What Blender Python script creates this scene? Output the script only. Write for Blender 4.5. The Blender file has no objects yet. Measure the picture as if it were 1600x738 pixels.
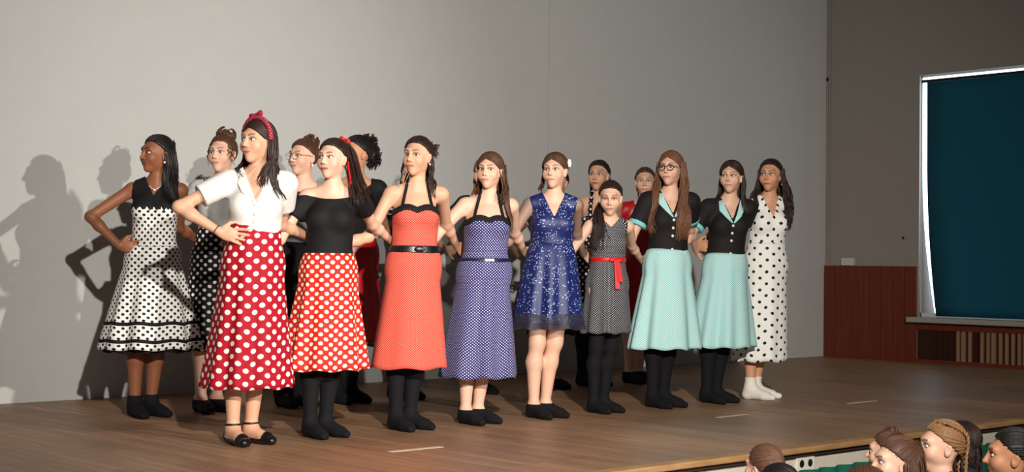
import bpy, math, random
import numpy as np
from mathutils import Vector, Matrix
sc = bpy.context.scene
COL = sc.collection

# ------------------------------------------------------------------ camera
FPX, PSI, ROLL, CAMH = 2250.0, math.radians(42.5), 0.0117, 0.9
PITCH = math.atan(45 / FPX)
_F0 = np.array([math.sin(PSI), math.cos(PSI), 0]); _R0 = np.array([math.cos(PSI), -math.sin(PSI), 0]); _Z = np.array([0, 0, 1.0])
CF = math.cos(PITCH) * _F0 + math.sin(PITCH) * _Z
_U0 = math.cos(PITCH) * _Z - math.sin(PITCH) * _F0
CR = math.cos(ROLL) * _R0 + math.sin(ROLL) * _U0
CU = math.cos(ROLL) * _U0 - math.sin(ROLL) * _R0
CAM = np.array([0, 0, CAMH])
def ray(x, y): return CF + CR * (x - 800) / FPX - CU * (y - 369) / FPX
def ground(x, y, z=0.0):
    d = ray(x, y); return CAM + d * (z - CAMH) / d[2]
def on_row(x, y, wy):            # point of a pixel's ray in the upright plane of a row
    d = ray(x, y); return CAM + d * wy / d[1]
cd = bpy.data.cameras.new('camera'); cam = bpy.data.objects.new('camera', cd); COL.objects.link(cam)
cd.sensor_width = 36; cd.lens = 36 * FPX / 1600; cd.clip_start = 0.05
cam.matrix_world = Matrix(((CR[0], CU[0], -CF[0], CAM[0]), (CR[1], CU[1], -CF[1], CAM[1]), (CR[2], CU[2], -CF[2], CAM[2]), (0, 0, 0, 1)))
sc.camera = cam
vs = sc.view_settings
vs.view_transform = 'Standard'; vs.look = 'None'; vs.gamma = 1; vs.use_curve_mapping = False; vs.exposure = -0.15

# ------------------------------------------------------------------ light
w = bpy.data.worlds.new('world'); sc.world = w; w.use_nodes = True
bg = w.node_tree.nodes['Background']; bg.inputs[0].default_value = (0.95, 0.97, 1.0, 1); bg.inputs[1].default_value = 0.045
def spot(name, loc, aim, power, size, blend, radius, color):
    l = bpy.data.lights.new(name, 'SPOT'); l.energy = power; l.spot_size = math.radians(size); l.spot_blend = blend
    l.shadow_soft_size = radius; l.color = color
    o = bpy.data.objects.new(name, l); COL.objects.link(o); o.location = loc
    o.rotation_euler = (Vector(aim) - Vector(loc)).to_track_quat('-Z', 'Y').to_euler()
    return o
spot('front_spotlight', (0.55, -1.1, 3.3), (6.6, 6.8, 1.0), 4100, 58, 1.0, 0.06, (1.0, 0.955, 0.88))
spot('side_spotlight', (5.1, -0.9, 2.12), (3.9, 8.7, 1.3), 1800, 50, 1.0, 0.05, (1.0, 0.965, 0.9))

# ------------------------------------------------------------------ materials
def srgb(r, g, b):
    f = lambda c: (c / 255 / 12.92) if c / 255 <= 0.04045 else ((c / 255 + 0.055) / 1.055) ** 2.4
    return (f(r), f(g), f(b), 1)
MATS = {}
def newmat(name, rough=0.7, spec=0.3):
    m = bpy.data.materials.new(name); m.use_nodes = True
    b = m.node_tree.nodes['Principled BSDF']; b.inputs['Roughness'].default_value = rough
    b.inputs['Specular IOR Level'].default_value = spec
    MATS[name] = m
    return m, m.node_tree, b
def nd(nt, typ, **kw):
    n = nt.nodes.new(typ)
    for k, v in kw.items(): setattr(n, k, v)
    return n
def plain(name, rgb, rough=0.75, spec=0.25, var=0.12, scale=60, bump=0.0, metal=0):
    if name in MATS: return MATS[name]
    m, nt, b = newmat(name, rough, spec); c = srgb(*rgb); b.inputs['Metallic'].default_value = metal
    tc = nd(nt, 'ShaderNodeTexCoord'); no = nd(nt, 'ShaderNodeTexNoise'); no.inputs['Scale'].default_value = scale; no.inputs['Detail'].default_value = 3
    nt.links.new(tc.outputs['Object'], no.inputs['Vector'])
    mx = nd(nt, 'ShaderNodeMix', data_type='RGBA')
    mx.inputs['A'].default_value = tuple(x * (1 - var) for x in c[:3]) + (1,); mx.inputs['B'].default_value = tuple(min(1, x * (1 + var)) for x in c[:3]) + (1,)
    nt.links.new(no.outputs['Fac'], mx.inputs['Factor']); nt.links.new(mx.outputs['Result'], b.inputs['Base Color'])
    if bump:
        bp = nd(nt, 'ShaderNodeBump'); bp.inputs['Strength'].default_value = bump; bp.inputs['Distance'].default_value = 0.003
        nt.links.new(no.outputs['Fac'], bp.inputs['Height']); nt.links.new(bp.outputs['Normal'], b.inputs['Normal'])
    return m
def dots(name, base, dot, spacing, rad, rough=0.7):
    """printed fabric: a staggered lattice of round dots laid out in the cloth's own UV (metres)"""
    if name in MATS: return MATS[name]
    m, nt, b = newmat(name, rough, 0.25); L = nt.links.new
    uv = nd(nt, 'ShaderNodeUVMap'); sc_ = nd(nt, 'ShaderNodeVectorMath', operation='SCALE'); sc_.inputs['Scale'].default_value = 1 / spacing
    L(uv.outputs[0], sc_.inputs[0]); ds = []
    for off in (0.0, 0.5):
        a = nd(nt, 'ShaderNodeVectorMath', operation='ADD'); a.inputs[1].default_value = (off + 50, off + 50, 0); L(sc_.outputs[0], a.inputs[0])
        f = nd(nt, 'ShaderNodeVectorMath', operation='FRACTION'); L(a.outputs[0], f.inputs[0])
        s = nd(nt, 'ShaderNodeVectorMath', operation='SUBTRACT'); s.inputs[1].default_value = (0.5, 0.5, 0); L(f.outputs[0], s.inputs[0])
        l = nd(nt, 'ShaderNodeVectorMath', operation='LENGTH'); L(s.outputs[0], l.inputs[0]); ds.append(l)
    mn = nd(nt, 'ShaderNodeMath', operation='MINIMUM'); L(ds[0].outputs['Value'], mn.inputs[0]); L(ds[1].outputs['Value'], mn.inputs[1])
    lt = nd(nt, 'ShaderNodeMath', operation='LESS_THAN'); lt.inputs[1].default_value = rad; L(mn.outputs[0], lt.inputs[0])
    mx = nd(nt, 'ShaderNodeMix', data_type='RGBA'); mx.inputs['A'].default_value = srgb(*base); mx.inputs['B'].default_value = srgb(*dot)
    L(lt.outputs[0], mx.inputs['Factor']); L(mx.outputs['Result'], b.inputs['Base Color'])
    return m
def sequins(name, base, spark):
    if name in MATS: return MATS[name]
    m, nt, b = newmat(name, 0.5, 0.5); L = nt.links.new
    uv = nd(nt, 'ShaderNodeUVMap'); vo = nd(nt, 'ShaderNodeTexVoronoi'); vo.inputs['Scale'].default_value = 78
    no = nd(nt, 'ShaderNodeTexNoise'); no.inputs['Scale'].default_value = 22
    L(uv.outputs[0], vo.inputs['Vector']); L(uv.outputs[0], no.inputs['Vector'])
    lt = nd(nt, 'ShaderNodeMath', operation='LESS_THAN'); lt.inputs[1].default_value = 0.27; L(vo.outputs['Distance'], lt.inputs[0])
    gt = nd(nt, 'ShaderNodeMath', operation='GREATER_THAN'); gt.inputs[1].default_value = 0.45; L(no.outputs['Fac'], gt.inputs[0])
    mu = nd(nt, 'ShaderNodeMath', operation='MULTIPLY'); L(lt.outputs[0], mu.inputs[0]); L(gt.outputs[0], mu.inputs[1])
    mx = nd(nt, 'ShaderNodeMix', data_type='RGBA'); mx.inputs['A'].default_value = srgb(*base); mx.inputs['B'].default_value = srgb(*spark)
    L(mu.outputs[0], mx.inputs['Factor']); L(mx.outputs['Result'], b.inputs['Base Color'])
    return m
def skin_mat():
    m, nt, b = newmat('skin', 0.5, 0.35); a = nd(nt, 'ShaderNodeAttribute', attribute_name='tint')
    nt.links.new(a.outputs['Color'], b.inputs['Base Color']); return m
SKIN = skin_mat()
def hair_mat(name, rgb, rough=0.5):
    if name in MATS: return MATS[name]
    m, nt, b = newmat(name, rough, 0.4); L = nt.links.new; c = srgb(*rgb)
    tc = nd(nt, 'ShaderNodeTexCoord'); mp = nd(nt, 'ShaderNodeMapping'); mp.inputs['Scale'].default_value = (160, 160, 18)
    no = nd(nt, 'ShaderNodeTexNoise'); no.inputs['Scale'].default_value = 1; no.inputs['Detail'].default_value = 2
    L(tc.outputs['Object'], mp.inputs[0]); L(mp.outputs[0], no.inputs['Vector'])
    mx = nd(nt, 'ShaderNodeMix', data_type='RGBA'); mx.inputs['A'].default_value = tuple(x * 0.55 for x in c[:3]) + (1,); mx.inputs['B'].default_value = tuple(min(1, x * 1.6) for x in c[:3]) + (1,)
    L(no.outputs['Fac'], mx.inputs['Factor']); L(mx.outputs['Result'], b.inputs['Base Color'])
    bp = nd(nt, 'ShaderNodeBump'); bp.inputs['Strength'].default_value = 0.6; bp.inputs['Distance'].default_value = 0.002
    L(no.outputs['Fac'], bp.inputs['Height']); L(bp.outputs['Normal'], b.inputs['Normal'])
    return m
def emit(name, rgb, strength):
    m, nt, b = newmat(name); b.inputs['Base Color'].default_value = (0, 0, 0, 1)
    b.inputs['Emission Color'].default_value = rgb + (1,); b.inputs['Emission Strength'].default_value = strength
    return m
BLACK = plain('black_cloth', (20, 19, 21)); WHITE = plain('white_cloth', (226, 222, 216)); BLACKSATIN = plain('black_satin', (16, 16, 18), 0.35, 0.5)
TIGHTS = plain('black_knit', (17, 16, 19), 0.85)

# ------------------------------------------------------------------ mesh helpers
def mesh(name, V, Fs, mat, parent=None, uv=None, smooth=True, tint=None, matidx=None):
    me = bpy.data.meshes.new(name); V = np.asarray(V, np.float32)
    if isinstance(Fs, np.ndarray):
        n = len(Fs); k = Fs.shape[1]; me.vertices.add(len(V)); me.vertices.foreach_set('co', V.ravel())
        me.loops.add(n * k); me.loops.foreach_set('vertex_index', Fs.astype(np.int32).ravel()); me.polygons.add(n)
        me.polygons.foreach_set('loop_start', np.arange(0, n * k, k, dtype=np.int32)); me.update(calc_edges=True)
    else:
        me.from_pydata([tuple(v) for v in V], [], [tuple(int(i) for i in f) for f in Fs])
    me.polygons.foreach_set('use_smooth', np.full(len(me.polygons), bool(smooth)))
    if uv is not None:
        ul = me.uv_layers.new(name='UVMap'); ul.data.foreach_set('uv', np.asarray(uv, np.float32).ravel())
    if tint is not None:
        at = me.color_attributes.new('tint', 'FLOAT_COLOR', 'POINT'); at.data.foreach_set('color', np.asarray(tint, np.float32).ravel())
    for m in (mat if isinstance(mat, (list, tuple)) else [mat]): me.materials.append(m)
    if matidx is not None: me.polygons.foreach_set('material_index', np.asarray(matidx, np.int32))
    me.validate(); o = bpy.data.objects.new(name, me); COL.objects.link(o)
    if parent is not None: o.parent = parent
    return o
def tag(o, label=None, cat=None, group=None, kind=None):
    for k, v in (('label', label), ('category', cat), ('group', group), ('kind', kind)):
        if v: o[k] = v
    return o
BOXF = np.array([(0, 3, 2, 1), (4, 5, 6, 7), (0, 1, 5, 4), (1, 2, 6, 5), (2, 3, 7, 6), (3, 0, 4, 7)])
def boxv(x0, x1, y0, y1, z0, z1):
    return np.array([(x0, y0, z0), (x1, y0, z0), (x1, y1, z0), (x0, y1, z0), (x0, y0, z1), (x1, y0, z1), (x1, y1, z1), (x0, y1, z1)], float)
def box(name, x0, x1, y0, y1, z0, z1, mat, parent=None, bevel=0.0):
    o = mesh(name, boxv(x0, x1, y0, y1, z0, z1), BOXF, mat, parent, smooth=False)
    if bevel:
        b = o.modifiers.new('bevel', 'BEVEL'); b.width = bevel; b.segments = 2
    return o
def tube(pts, rad, sides=6, closed=False):
    """swept tube: returns V, F(quads)"""
    P = np.asarray(pts, float); n = len(P); R = np.broadcast_to(np.asarray(rad, float), (n,))
    T = np.gradient(P, axis=0) if not closed else np.roll(P, -1, 0) - np.roll(P, 1, 0)
    T /= np.linalg.norm(T, axis=1)[:, None] + 1e-9
    ref = np.array([0.31, 0.17, 0.93]); N = np.cross(T, ref); N /= np.linalg.norm(N, axis=1)[:, None] + 1e-9; B = np.cross(T, N)
    a = np.arange(sides) * 2 * math.pi / sides
    V = (P[:, None] + R[:, None, None] * (np.cos(a)[None, :, None] * N[:, None] + np.sin(a)[None, :, None] * B[:, None])).reshape(-1, 3)
    i = np.arange(n if closed else n - 1); j = np.arange(sides); I, J = np.meshgrid(i, j, indexing='ij'); J2 = (J + 1) % sides; I2 = (I + 1) % n
    F = np.stack([I * sides + J, I * sides + J2, I2 * sides + J2, I2 * sides + J], -1).reshape(-1, 4)
    return V, F
def tube_uv(V, F, sides, rad):
    n = len(V) // sides; c = V.reshape(n, sides, 3).mean(1); v = np.concatenate([[0], np.cumsum(np.linalg.norm(np.diff(c, axis=0), axis=1))]); i, j = F // sides, F % sides
    j = np.where((j == 0) & (j.max(1, keepdims=True) == sides - 1), sides, j); return np.stack([j * 2 * math.pi * rad / sides, v[i]], -1).reshape(-1, 2)
def joinVF(parts):
    Vs, Fs, o = [], [], 0
    for V, F in parts: Vs.append(V); Fs.append(F + o); o += len(V)
    return np.concatenate(Vs), np.concatenate(Fs)
def spline(cp, n=18):
    cp = np.asarray(cp, float); m = len(cp); Pp = np.vstack([2 * cp[0] - cp[1], cp, 2 * cp[-1] - cp[-2]]); t = np.linspace(0, m - 1 - 1e-6, n)
    i = t.astype(int); u = (t - i)[:, None]; a, b, c, d = Pp[i], Pp[i + 1], Pp[i + 2], Pp[i + 3]
    return 0.5 * (2 * b + (c - a) * u + (2 * a - 5 * b + 4 * c - d) * u * u + (3 * b - a - 3 * c + d) * u ** 3)
def sphereVF(c, r, R=None, nu=12, nv=8):
    th = np.linspace(0, math.pi, nv + 1); ph = np.arange(nu) * 2 * math.pi / nu
    T, Ph = np.meshgrid(th, ph, indexing='ij')
    V = np.stack([np.sin(T) * np.cos(Ph), np.sin(T) * np.sin(Ph), np.cos(T)], -1).reshape(-1, 3) * np.asarray(r, float)
    if R is not None: V = V @ R.T
    I, J = np.meshgrid(np.arange(nv), np.arange(nu), indexing='ij'); J2 = (J + 1) % nu
    F = np.stack([I * nu + J, (I + 1) * nu + J, (I + 1) * nu + J2, I * nu + J2], -1).reshape(-1, 4)
    return V + np.asarray(c, float), F

# ------------------------------------------------------------------ implicit surfaces
def rotz(d):
    a = math.radians(d); c, s = math.cos(a), math.sin(a); return np.array([[c, -s, 0], [s, c, 0], [0, 0, 1.0]])
def rotx(d):
    a = math.radians(d); c, s = math.cos(a), math.sin(a); return np.array([[1.0, 0, 0], [0, c, -s], [0, s, c]])
def roty(d):
    a = math.radians(d); c, s = math.cos(a), math.sin(a); return np.array([[c, 0, s], [0, 1.0, 0], [-s, 0, c]])
def smin(a, b, k):
    h = np.maximum(k - np.abs(a - b), 0) / k; return np.minimum(a, b) - h * h * k * 0.25
def ell(c, r, R=None, k=0.03, sub=False): return dict(t='e', c=np.asarray(c, float), r=np.asarray(r, float), R=np.eye(3) if R is None else R, k=k, sub=sub)
def cone(a, b, ra, rb, k=0.03): return dict(t='c', a=np.asarray(a, float), b=np.asarray(b, float), ra=ra, rb=rb, k=k, sub=False)
def pbox(p):
    if p['t'] == 'e': m = p['r'].max(); return p['c'] - m, p['c'] + m
    m = max(p['ra'], p['rb']); return np.minimum(p['a'], p['b']) - m, np.maximum(p['a'], p['b']) + m
def pdist(p, X, Y, Z):
    if p['t'] == 'e':
        x, y, z = X - p['c'][0], Y - p['c'][1], Z - p['c'][2]; R = p['R']; r = p['r']
        q = [x * R[0, i] + y * R[1, i] + z * R[2, i] for i in range(3)]
        k0 = np.sqrt(sum((q[i] / r[i]) ** 2 for i in range(3))); k1 = np.sqrt(sum((q[i] / r[i] ** 2) ** 2 for i in range(3))) + 1e-6
        return k0 * (k0 - 1) / k1
    ab = p['b'] - p['a']; L2 = ab @ ab; x, y, z = X - p['a'][0], Y - p['a'][1], Z - p['a'][2]
    t = np.clip((x * ab[0] + y * ab[1] + z * ab[2]) / L2, 0, 1)
    return np.sqrt((x - t * ab[0]) ** 2 + (y - t * ab[1]) ** 2 + (z - t * ab[2]) ** 2) - (p['ra'] + t * (p['rb'] - p['ra']))
def field(prims, ax, pad=0.03):
    F = np.full([len(a) for a in ax], 0.4, np.float32)
    for p in prims:
        lo, hi = pbox(p); e = pad + p['k']; s = []
        for i in range(3):
            a = np.searchsorted(ax[i], lo[i] - e); b = np.searchsorted(ax[i], hi[i] + e); s.append(slice(a, b))
        if any(q.start >= q.stop for q in s): continue
        X, Y, Z = ax[0][s[0]][:, None, None], ax[1][s[1]][None, :, None], ax[2][s[2]][None, None, :]
        d = pdist(p, X, Y, Z).astype(np.float32); S = tuple(s)
        F[S] = -smin(-F[S], d, p['k']) if p['sub'] else smin(F[S], d, p['k'])
    return F
def peval(prims, P):
    f = np.full(len(P), 0.4)
    for p in prims:
        d = pdist(p, P[:, 0], P[:, 1], P[:, 2]); f = -smin(-f, d, p['k']) if p['sub'] else smin(f, d, p['k'])
    return f
def axes_for(lo, hi, coarse, fine=None, boxes=()):
    out = []
    for i in range(3):
        v = [lo[i]]
        while v[-1] < hi[i]:
            h = fine if any(b[0][i] - coarse <= v[-1] <= b[1][i] for b in boxes) else coarse; v.append(v[-1] + h)
        out.append(np.array(v))
    return out
CORN = np.array([(i, j, k) for i in (0, 1) for j in (0, 1) for k in (0, 1)])
EDG = [(a, b) for a in range(8) for b in range(a + 1, 8) if abs(CORN[a] - CORN[b]).sum() == 1]
def surfnet(F, ax):
    s = F < 0; n = [d - 1 for d in F.shape]; cnt = np.zeros(n, np.int8)
    for c in CORN: cnt += s[c[0]:c[0] + n[0], c[1]:c[1] + n[1], c[2]:c[2] + n[2]]
    I = np.argwhere((cnt > 0) & (cnt < 8)); ids = np.full(n, -1, np.int32); ids[tuple(I.T)] = np.arange(len(I))
    acc = np.zeros((len(I), 3)); num = np.zeros(len(I))
    vals = [F[I[:, 0] + c[0], I[:, 1] + c[1], I[:, 2] + c[2]] for c in CORN]
    pos = [np.stack([ax[i][I[:, i] + c[i]] for i in range(3)], 1) for c in CORN]
    for a, b in EDG:
        m = (vals[a] < 0) != (vals[b] < 0); fa, fb = vals[a][m], vals[b][m]; t = (fa / (fa - fb))[:, None]
        acc[m] += pos[a][m] * (1 - t) + pos[b][m] * t; num[m] += 1
    V = acc / num[:, None]; Q = []
    for d in range(3):
        e1, e2 = (d + 1) % 3, (d + 2) % 3
        A = np.moveaxis(s, (d, e1, e2), (0, 1, 2)); C = np.moveaxis(ids, (d, e1, e2), (0, 1, 2))
        a0, a1 = A[:-1, 1:-1, 1:-1], A[1:, 1:-1, 1:-1]; ch = np.argwhere(a0 != a1)
        if not len(ch): continue
        i, j, k = ch.T; j1, k1 = j + 1, k + 1
        q = np.stack([C[i, j, k], C[i, j1, k], C[i, j1, k1], C[i, j, k1]], 1); fl = ~a0[i, j, k]; q[fl] = q[fl][:, ::-1]; Q.append(q)
    Q = np.concatenate(Q); Q = Q[(Q >= 0).all(1)]
    return V, Q

# ------------------------------------------------------------------ the room
WALLY, WALLX, EDGEY, HALLZ = 8.73, 12.36, 4.37, -1.0
def wall_mat(name, rgb):
    return plain(name, rgb, 0.85, 0.15, 0.035, 9, 0.15)
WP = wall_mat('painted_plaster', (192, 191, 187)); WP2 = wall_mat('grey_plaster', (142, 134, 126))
def floor_mat():
    m, nt, b = newmat('stage_boards', 0.42, 0.4); L = nt.links.new
    tc = nd(nt, 'ShaderNodeTexCoord'); mp = nd(nt, 'ShaderNodeMapping'); mp.inputs['Rotation'].default_value = (0, 0, math.radians(90)); L(tc.outputs['Object'], mp.inputs[0])
    br = nd(nt, 'ShaderNodeTexBrick'); br.inputs['Scale'].default_value = 1; br.inputs['Brick Width'].default_value = 1.9; br.inputs['Row Height'].default_value = 0.075
    br.inputs['Mortar Size'].default_value = 0.0016; br.inputs['Color1'].default_value = srgb(160, 122, 92); br.inputs['Color2'].default_value = srgb(142, 108, 80); br.inputs['Mortar'].default_value = srgb(78, 56, 42)
    L(mp.outputs[0], br.inputs['Vector'])
    m2 = nd(nt, 'ShaderNodeMapping'); m2.inputs['Scale'].default_value = (34, 2.2, 1); L(tc.outputs['Object'], m2.inputs[0])
    no = nd(nt, 'ShaderNodeTexNoise'); no.inputs['Scale'].default_value = 1; no.inputs['Detail'].default_value = 5; L(m2.outputs[0], no.inputs['Vector'])
    n2 = nd(nt, 'ShaderNodeTexNoise'); n2.inputs['Scale'].default_value = 1.3; n2.inputs['Detail'].default_value = 4; L(tc.outputs['Object'], n2.inputs['Vector'])
    mx = nd(nt, 'ShaderNodeMix', data_type='RGBA', blend_type='OVERLAY'); mx.inputs['Factor'].default_value = 0.55; L(br.outputs['Color'], mx.inputs['A']); L(no.outputs['Color'], mx.inputs['B'])
    g = nd(nt, 'ShaderNodeRGBToBW'); L(no.outputs['Color'], g.inputs[0]); L(g.outputs[0], mx.inputs['B'])
    m3 = nd(nt, 'ShaderNodeMix', data_type='RGBA', blend_type='OVERLAY'); m3.inputs['Factor'].default_value = 0.5; L(mx.outputs['Result'], m3.inputs['A']); L(n2.outputs['Fac'], m3.inputs['B'])
    L(m3.outputs['Result'], b.inputs['Base Color'])
    mr = nd(nt, 'ShaderNodeMapRange'); mr.inputs['To Min'].default_value = 0.34; mr.inputs['To Max'].default_value = 0.55; L(n2.outputs['Fac'], mr.inputs['Value']); L(mr.outputs[0], b.inputs['Roughness'])
    bp = nd(nt, 'ShaderNodeBump'); bp.inputs['Strength'].default_value = 0.25; bp.inputs['Distance'].default_value = 0.002; L(no.outputs['Fac'], bp.inputs['Height']); L(bp.outputs['Normal'], b.inputs['Normal'])
    return m
def wood_mat(name, c1, c2, sx, sz, rough=0.45):
    m, nt, b = newmat(name, rough, 0.35); L = nt.links.new
    tc = nd(nt, 'ShaderNodeTexCoord'); mp = nd(nt, 'ShaderNodeMapping'); mp.inputs['Scale'].default_value = (sx, sx, sz); L(tc.outputs['Object'], mp.inputs[0])
    no = nd(nt, 'ShaderNodeTexNoise'); no.inputs['Scale'].default_value = 1; no.inputs['Detail'].default_value = 5; L(mp.outputs[0], no.inputs['Vector'])
    mx = nd(nt, 'ShaderNodeMix', data_type='RGBA'); mx.inputs['A'].default_value = srgb(*c1); mx.inputs['B'].default_value = srgb(*c2)
    L(no.outputs['Fac'], mx.inputs['Factor']); L(mx.outputs['Result'], b.inputs['Base Color']); return m
REDWOOD = wood_mat('red_brown_wood', (78, 28, 15), (116, 50, 28), 30, 1.5)
EDGEWOOD = wood_mat('worn_edge_wood', (120, 84, 52), (196, 152, 104), 6, 40, 0.6)
tag(box('floor', 0.5, WALLX, EDGEY + 0.05, WALLY, -0.06, 0.0, floor_mat()), kind='structure')
tag(box('floor_hall', -4, WALLX + 0.2, -4, EDGEY + 0.1, HALLZ - 0.05, HALLZ, plain('hall_lino', (92, 84, 74), 0.5)), kind='structure')
wb = tag(box('wall_back', 0.5, WALLX + 0.2, WALLY + 0.03, WALLY + 0.2, -0.06, 5.2, WP), kind='structure')
seam = on_row(858, 90, WALLY)[0]
box('wall_panel', 0.5, seam - 0.004, WALLY, WALLY + 0.03, 0.0, 5.2, WP, wb); box('wall_panel', seam + 0.004, WALLX, WALLY, WALLY + 0.03, 0.0, 5.2, WP, wb)
# right wall with its window opening
WY0, WY1, WZ0, WZ1 = 4.9, 7.64, 0.44, 2.79
wr = bpy.data.objects.new('wall_right', None); COL.objects.link(wr); wr.location = (WALLX, 6, 0); tag(wr, kind='structure')
def rel(o, par):
    o.parent = par; o.matrix_parent_inverse = Matrix.Translation(-Vector(par.location)); return o
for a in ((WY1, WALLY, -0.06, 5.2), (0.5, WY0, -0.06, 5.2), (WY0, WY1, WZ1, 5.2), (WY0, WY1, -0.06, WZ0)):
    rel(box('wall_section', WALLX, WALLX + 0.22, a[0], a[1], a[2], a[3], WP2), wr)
# wood dado: single vertical boards, then the slatted heating cover under the sill
dado = bpy.data.objects.new('wood_dado', None); COL.objects.link(dado); dado.location = (WALLX - 0.02, 8.2, 0); tag(dado, 'red-brown wooden board dado in the corner beside the window', 'wall panelling')
ys = np.linspace(WY1 + 0.01, WALLY - 0.005, 9)
for i in range(8): rel(box('board', WALLX - 0.022 - 0.002 * (i % 2), WALLX - 0.002, ys[i] + 0.002, ys[i + 1] - 0.002, 0.0, 0.93, REDWOOD, bevel=0.003), dado)
hc = bpy.data.objects.new('heating_cover', None); COL.objects.link(hc); hc.location = (WALLX - 0.02, 6.5, 0); tag(hc, 'dark slatted wooden radiator cover under the window sill', 'radiator cover')
DARKW = wood_mat('dark_brown_wood', (38, 16, 10), (62, 28, 16), 30, 1.5); SLAT = wood_mat('pale_slat_wood', (120, 88, 66), (160, 124, 96), 30, 2)
rel(box('back_panel', WALLX - 0.012, WALLX - 0.002, WY0, WY1, 0.0, 0.40, DARKW), hc)
rel(box('top_rail', WALLX - 0.035, WALLX - 0.012, WY0, WY1, 0.32, 0.40, REDWOOD), hc)
rel(box('bottom_rail', WALLX - 0.035, WALLX - 0.012, WY0, WY1, 0.0, 0.035, REDWOOD), hc)
yy = 7.43; k = 0
while yy > WY0 + 0.05:
    rel(box('slat', WALLX - 0.034, WALLX - 0.012, yy, yy + (0.028 if k % 5 else 0.04), 0.035, 0.32, SLAT if (k > 3 and k % 9 not in (7,)) else DARKW), hc); yy -= 0.062; k += 1
# window
win = bpy.data.objects.new('window_1', None); COL.objects.link(win); win.location = (WALLX + 0.1, 6.3, WZ0); tag(win, kind='structure')
FR = plain('white_frame_paint', (196, 200, 204), 0.4)
for a in ((WY0, WY1, WZ1 - 0.02, WZ1), (WY0, WY1, WZ0, WZ0 + 0.04), (WY1 - 0.010, WY1, WZ0, WZ1), (WY0, WY0 + 0.05, WZ0, WZ1)):
    rel(box('window_frame', WALLX + 0.035, WALLX + 0.09, a[0], a[1], a[2], a[3], FR), win)
rel(box('pane', WALLX + 0.055, WALLX + 0.06, WY0 + 0.05, WY1 - 0.01, WZ0 + 0.04, WZ1 - 0.02, emit('daylight_pane', (0.72, 0.9, 1.0), 6.0)), win)
tag(box('window_sill', WALLX - 0.13, WALLX + 0.09, WY0 - 0.05, WY1 + 0.06, WZ0 - 0.05, WZ0, plain('sill_paint', (150, 148, 140), 0.5), bevel=0.008), 'pale stone sill under the window with the dark blind', 'window sill')
bw = lambda t: max(0, t - 0.35) ** 2 / 0.4225
V = []
for i in range(21):
    t = 0.3 + 0.7 * i / 20; z = WZ1 - 0.075 - t * (WZ1 - 0.075 - WZ0)
    V += [(WALLX + 0.042, WY1 - 0.008, z), (WALLX + 0.042, WY1 - 0.012 - 0.15 * bw(t), z)]
o = rel(mesh('side_strip', V, np.array([(2 * i, 2 * i + 1, 2 * i + 3, 2 * i + 2) for i in range(20)]), FR), win); o.modifiers.new('thick', 'SOLIDIFY').thickness = 0.003
# roller blind, its edge bowing inwards towards the bottom
nz, ny = 24, 10; V = []
for i in range(nz + 1):
    t = i / nz; z = WZ1 - 0.075 - t * (WZ1 - 0.075 - WZ0 - 0.015)
    for j in range(ny + 1):
        e = WY1 - 0.072 - 0.105 * bw(t)
        V.append((WALLX + 0.018 + 0.01 * math.sin(t * 2.2), e + (WY0 + 0.02 - e) * j / ny, z))
Fq = np.array([(i * (ny + 1) + j, i * (ny + 1) + j + 1, (i + 1) * (ny + 1) + j + 1, (i + 1) * (ny + 1) + j) for i in range(nz) for j in range(ny)])
bl = bpy.data.objects.new('roller_blind', None); COL.objects.link(bl); bl.location = (WALLX + 0.02, 6.3, WZ1 - 0.05); tag(bl, 'dark teal roller blind pulled down over the bright window', 'blind')
cl = mesh('blind_cloth', V, Fq, plain('teal_blind_cloth', (16, 78, 98), 0.8, 0.2, 0.06), None); rel(cl, bl); so = cl.modifiers.new('thick', 'SOLIDIFY'); so.thickness = 0.003
tV, tF = tube([(WALLX + 0.016, WY0 + 0.02, WZ1 - 0.06), (WALLX + 0.016, WY1 - 0.02, WZ1 - 0.06)], 0.015, 12)
rel(mesh('roller', tV, tF, plain('dark_roller', (24, 30, 40), 0.5)), bl)
# small things on the right wall
p = ray(1327, 407); q = CAM + p * (WALLX / p[0])
tag(box('wall_box', WALLX - 0.04, WALLX - 0.001, q[1] - 0.075, q[1] + 0.075, 0.932, 1.01, plain('white_plastic', (190, 186, 180), 0.4), bevel=0.006), 'small white plastic box on top of the wooden dado', 'junction box')
for (px, py, rr, nm, lb) in ((1293, 124, 0.02, 'cable_clip', 'small black cable clip high in the wall corner'), (1411, 372, 0.012, 'wall_hook', 'tiny dark hook on the plaster beside the window')):
    p = ray(px, py); q = CAM + p * ((WALLX - 0.01) / p[0])
    V_, F_ = sphereVF((WALLX - 0.01, min(q[1], WALLY - 0.03), q[2]), (0.012, rr, rr)); tag(mesh(nm, V_, F_, BLACK), lb, 'clip' if 'clip' in nm else 'hook')
tV, tF = tube([(WALLX - 0.012, WALLY - 0.05, 0.95), (WALLX - 0.012, WALLY - 0.05, 5.1)], 0.009, 8)
tag(mesh('conduit_pipe', tV, tF, WP2), 'thin painted cable conduit running up the wall corner', 'pipe')
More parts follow.
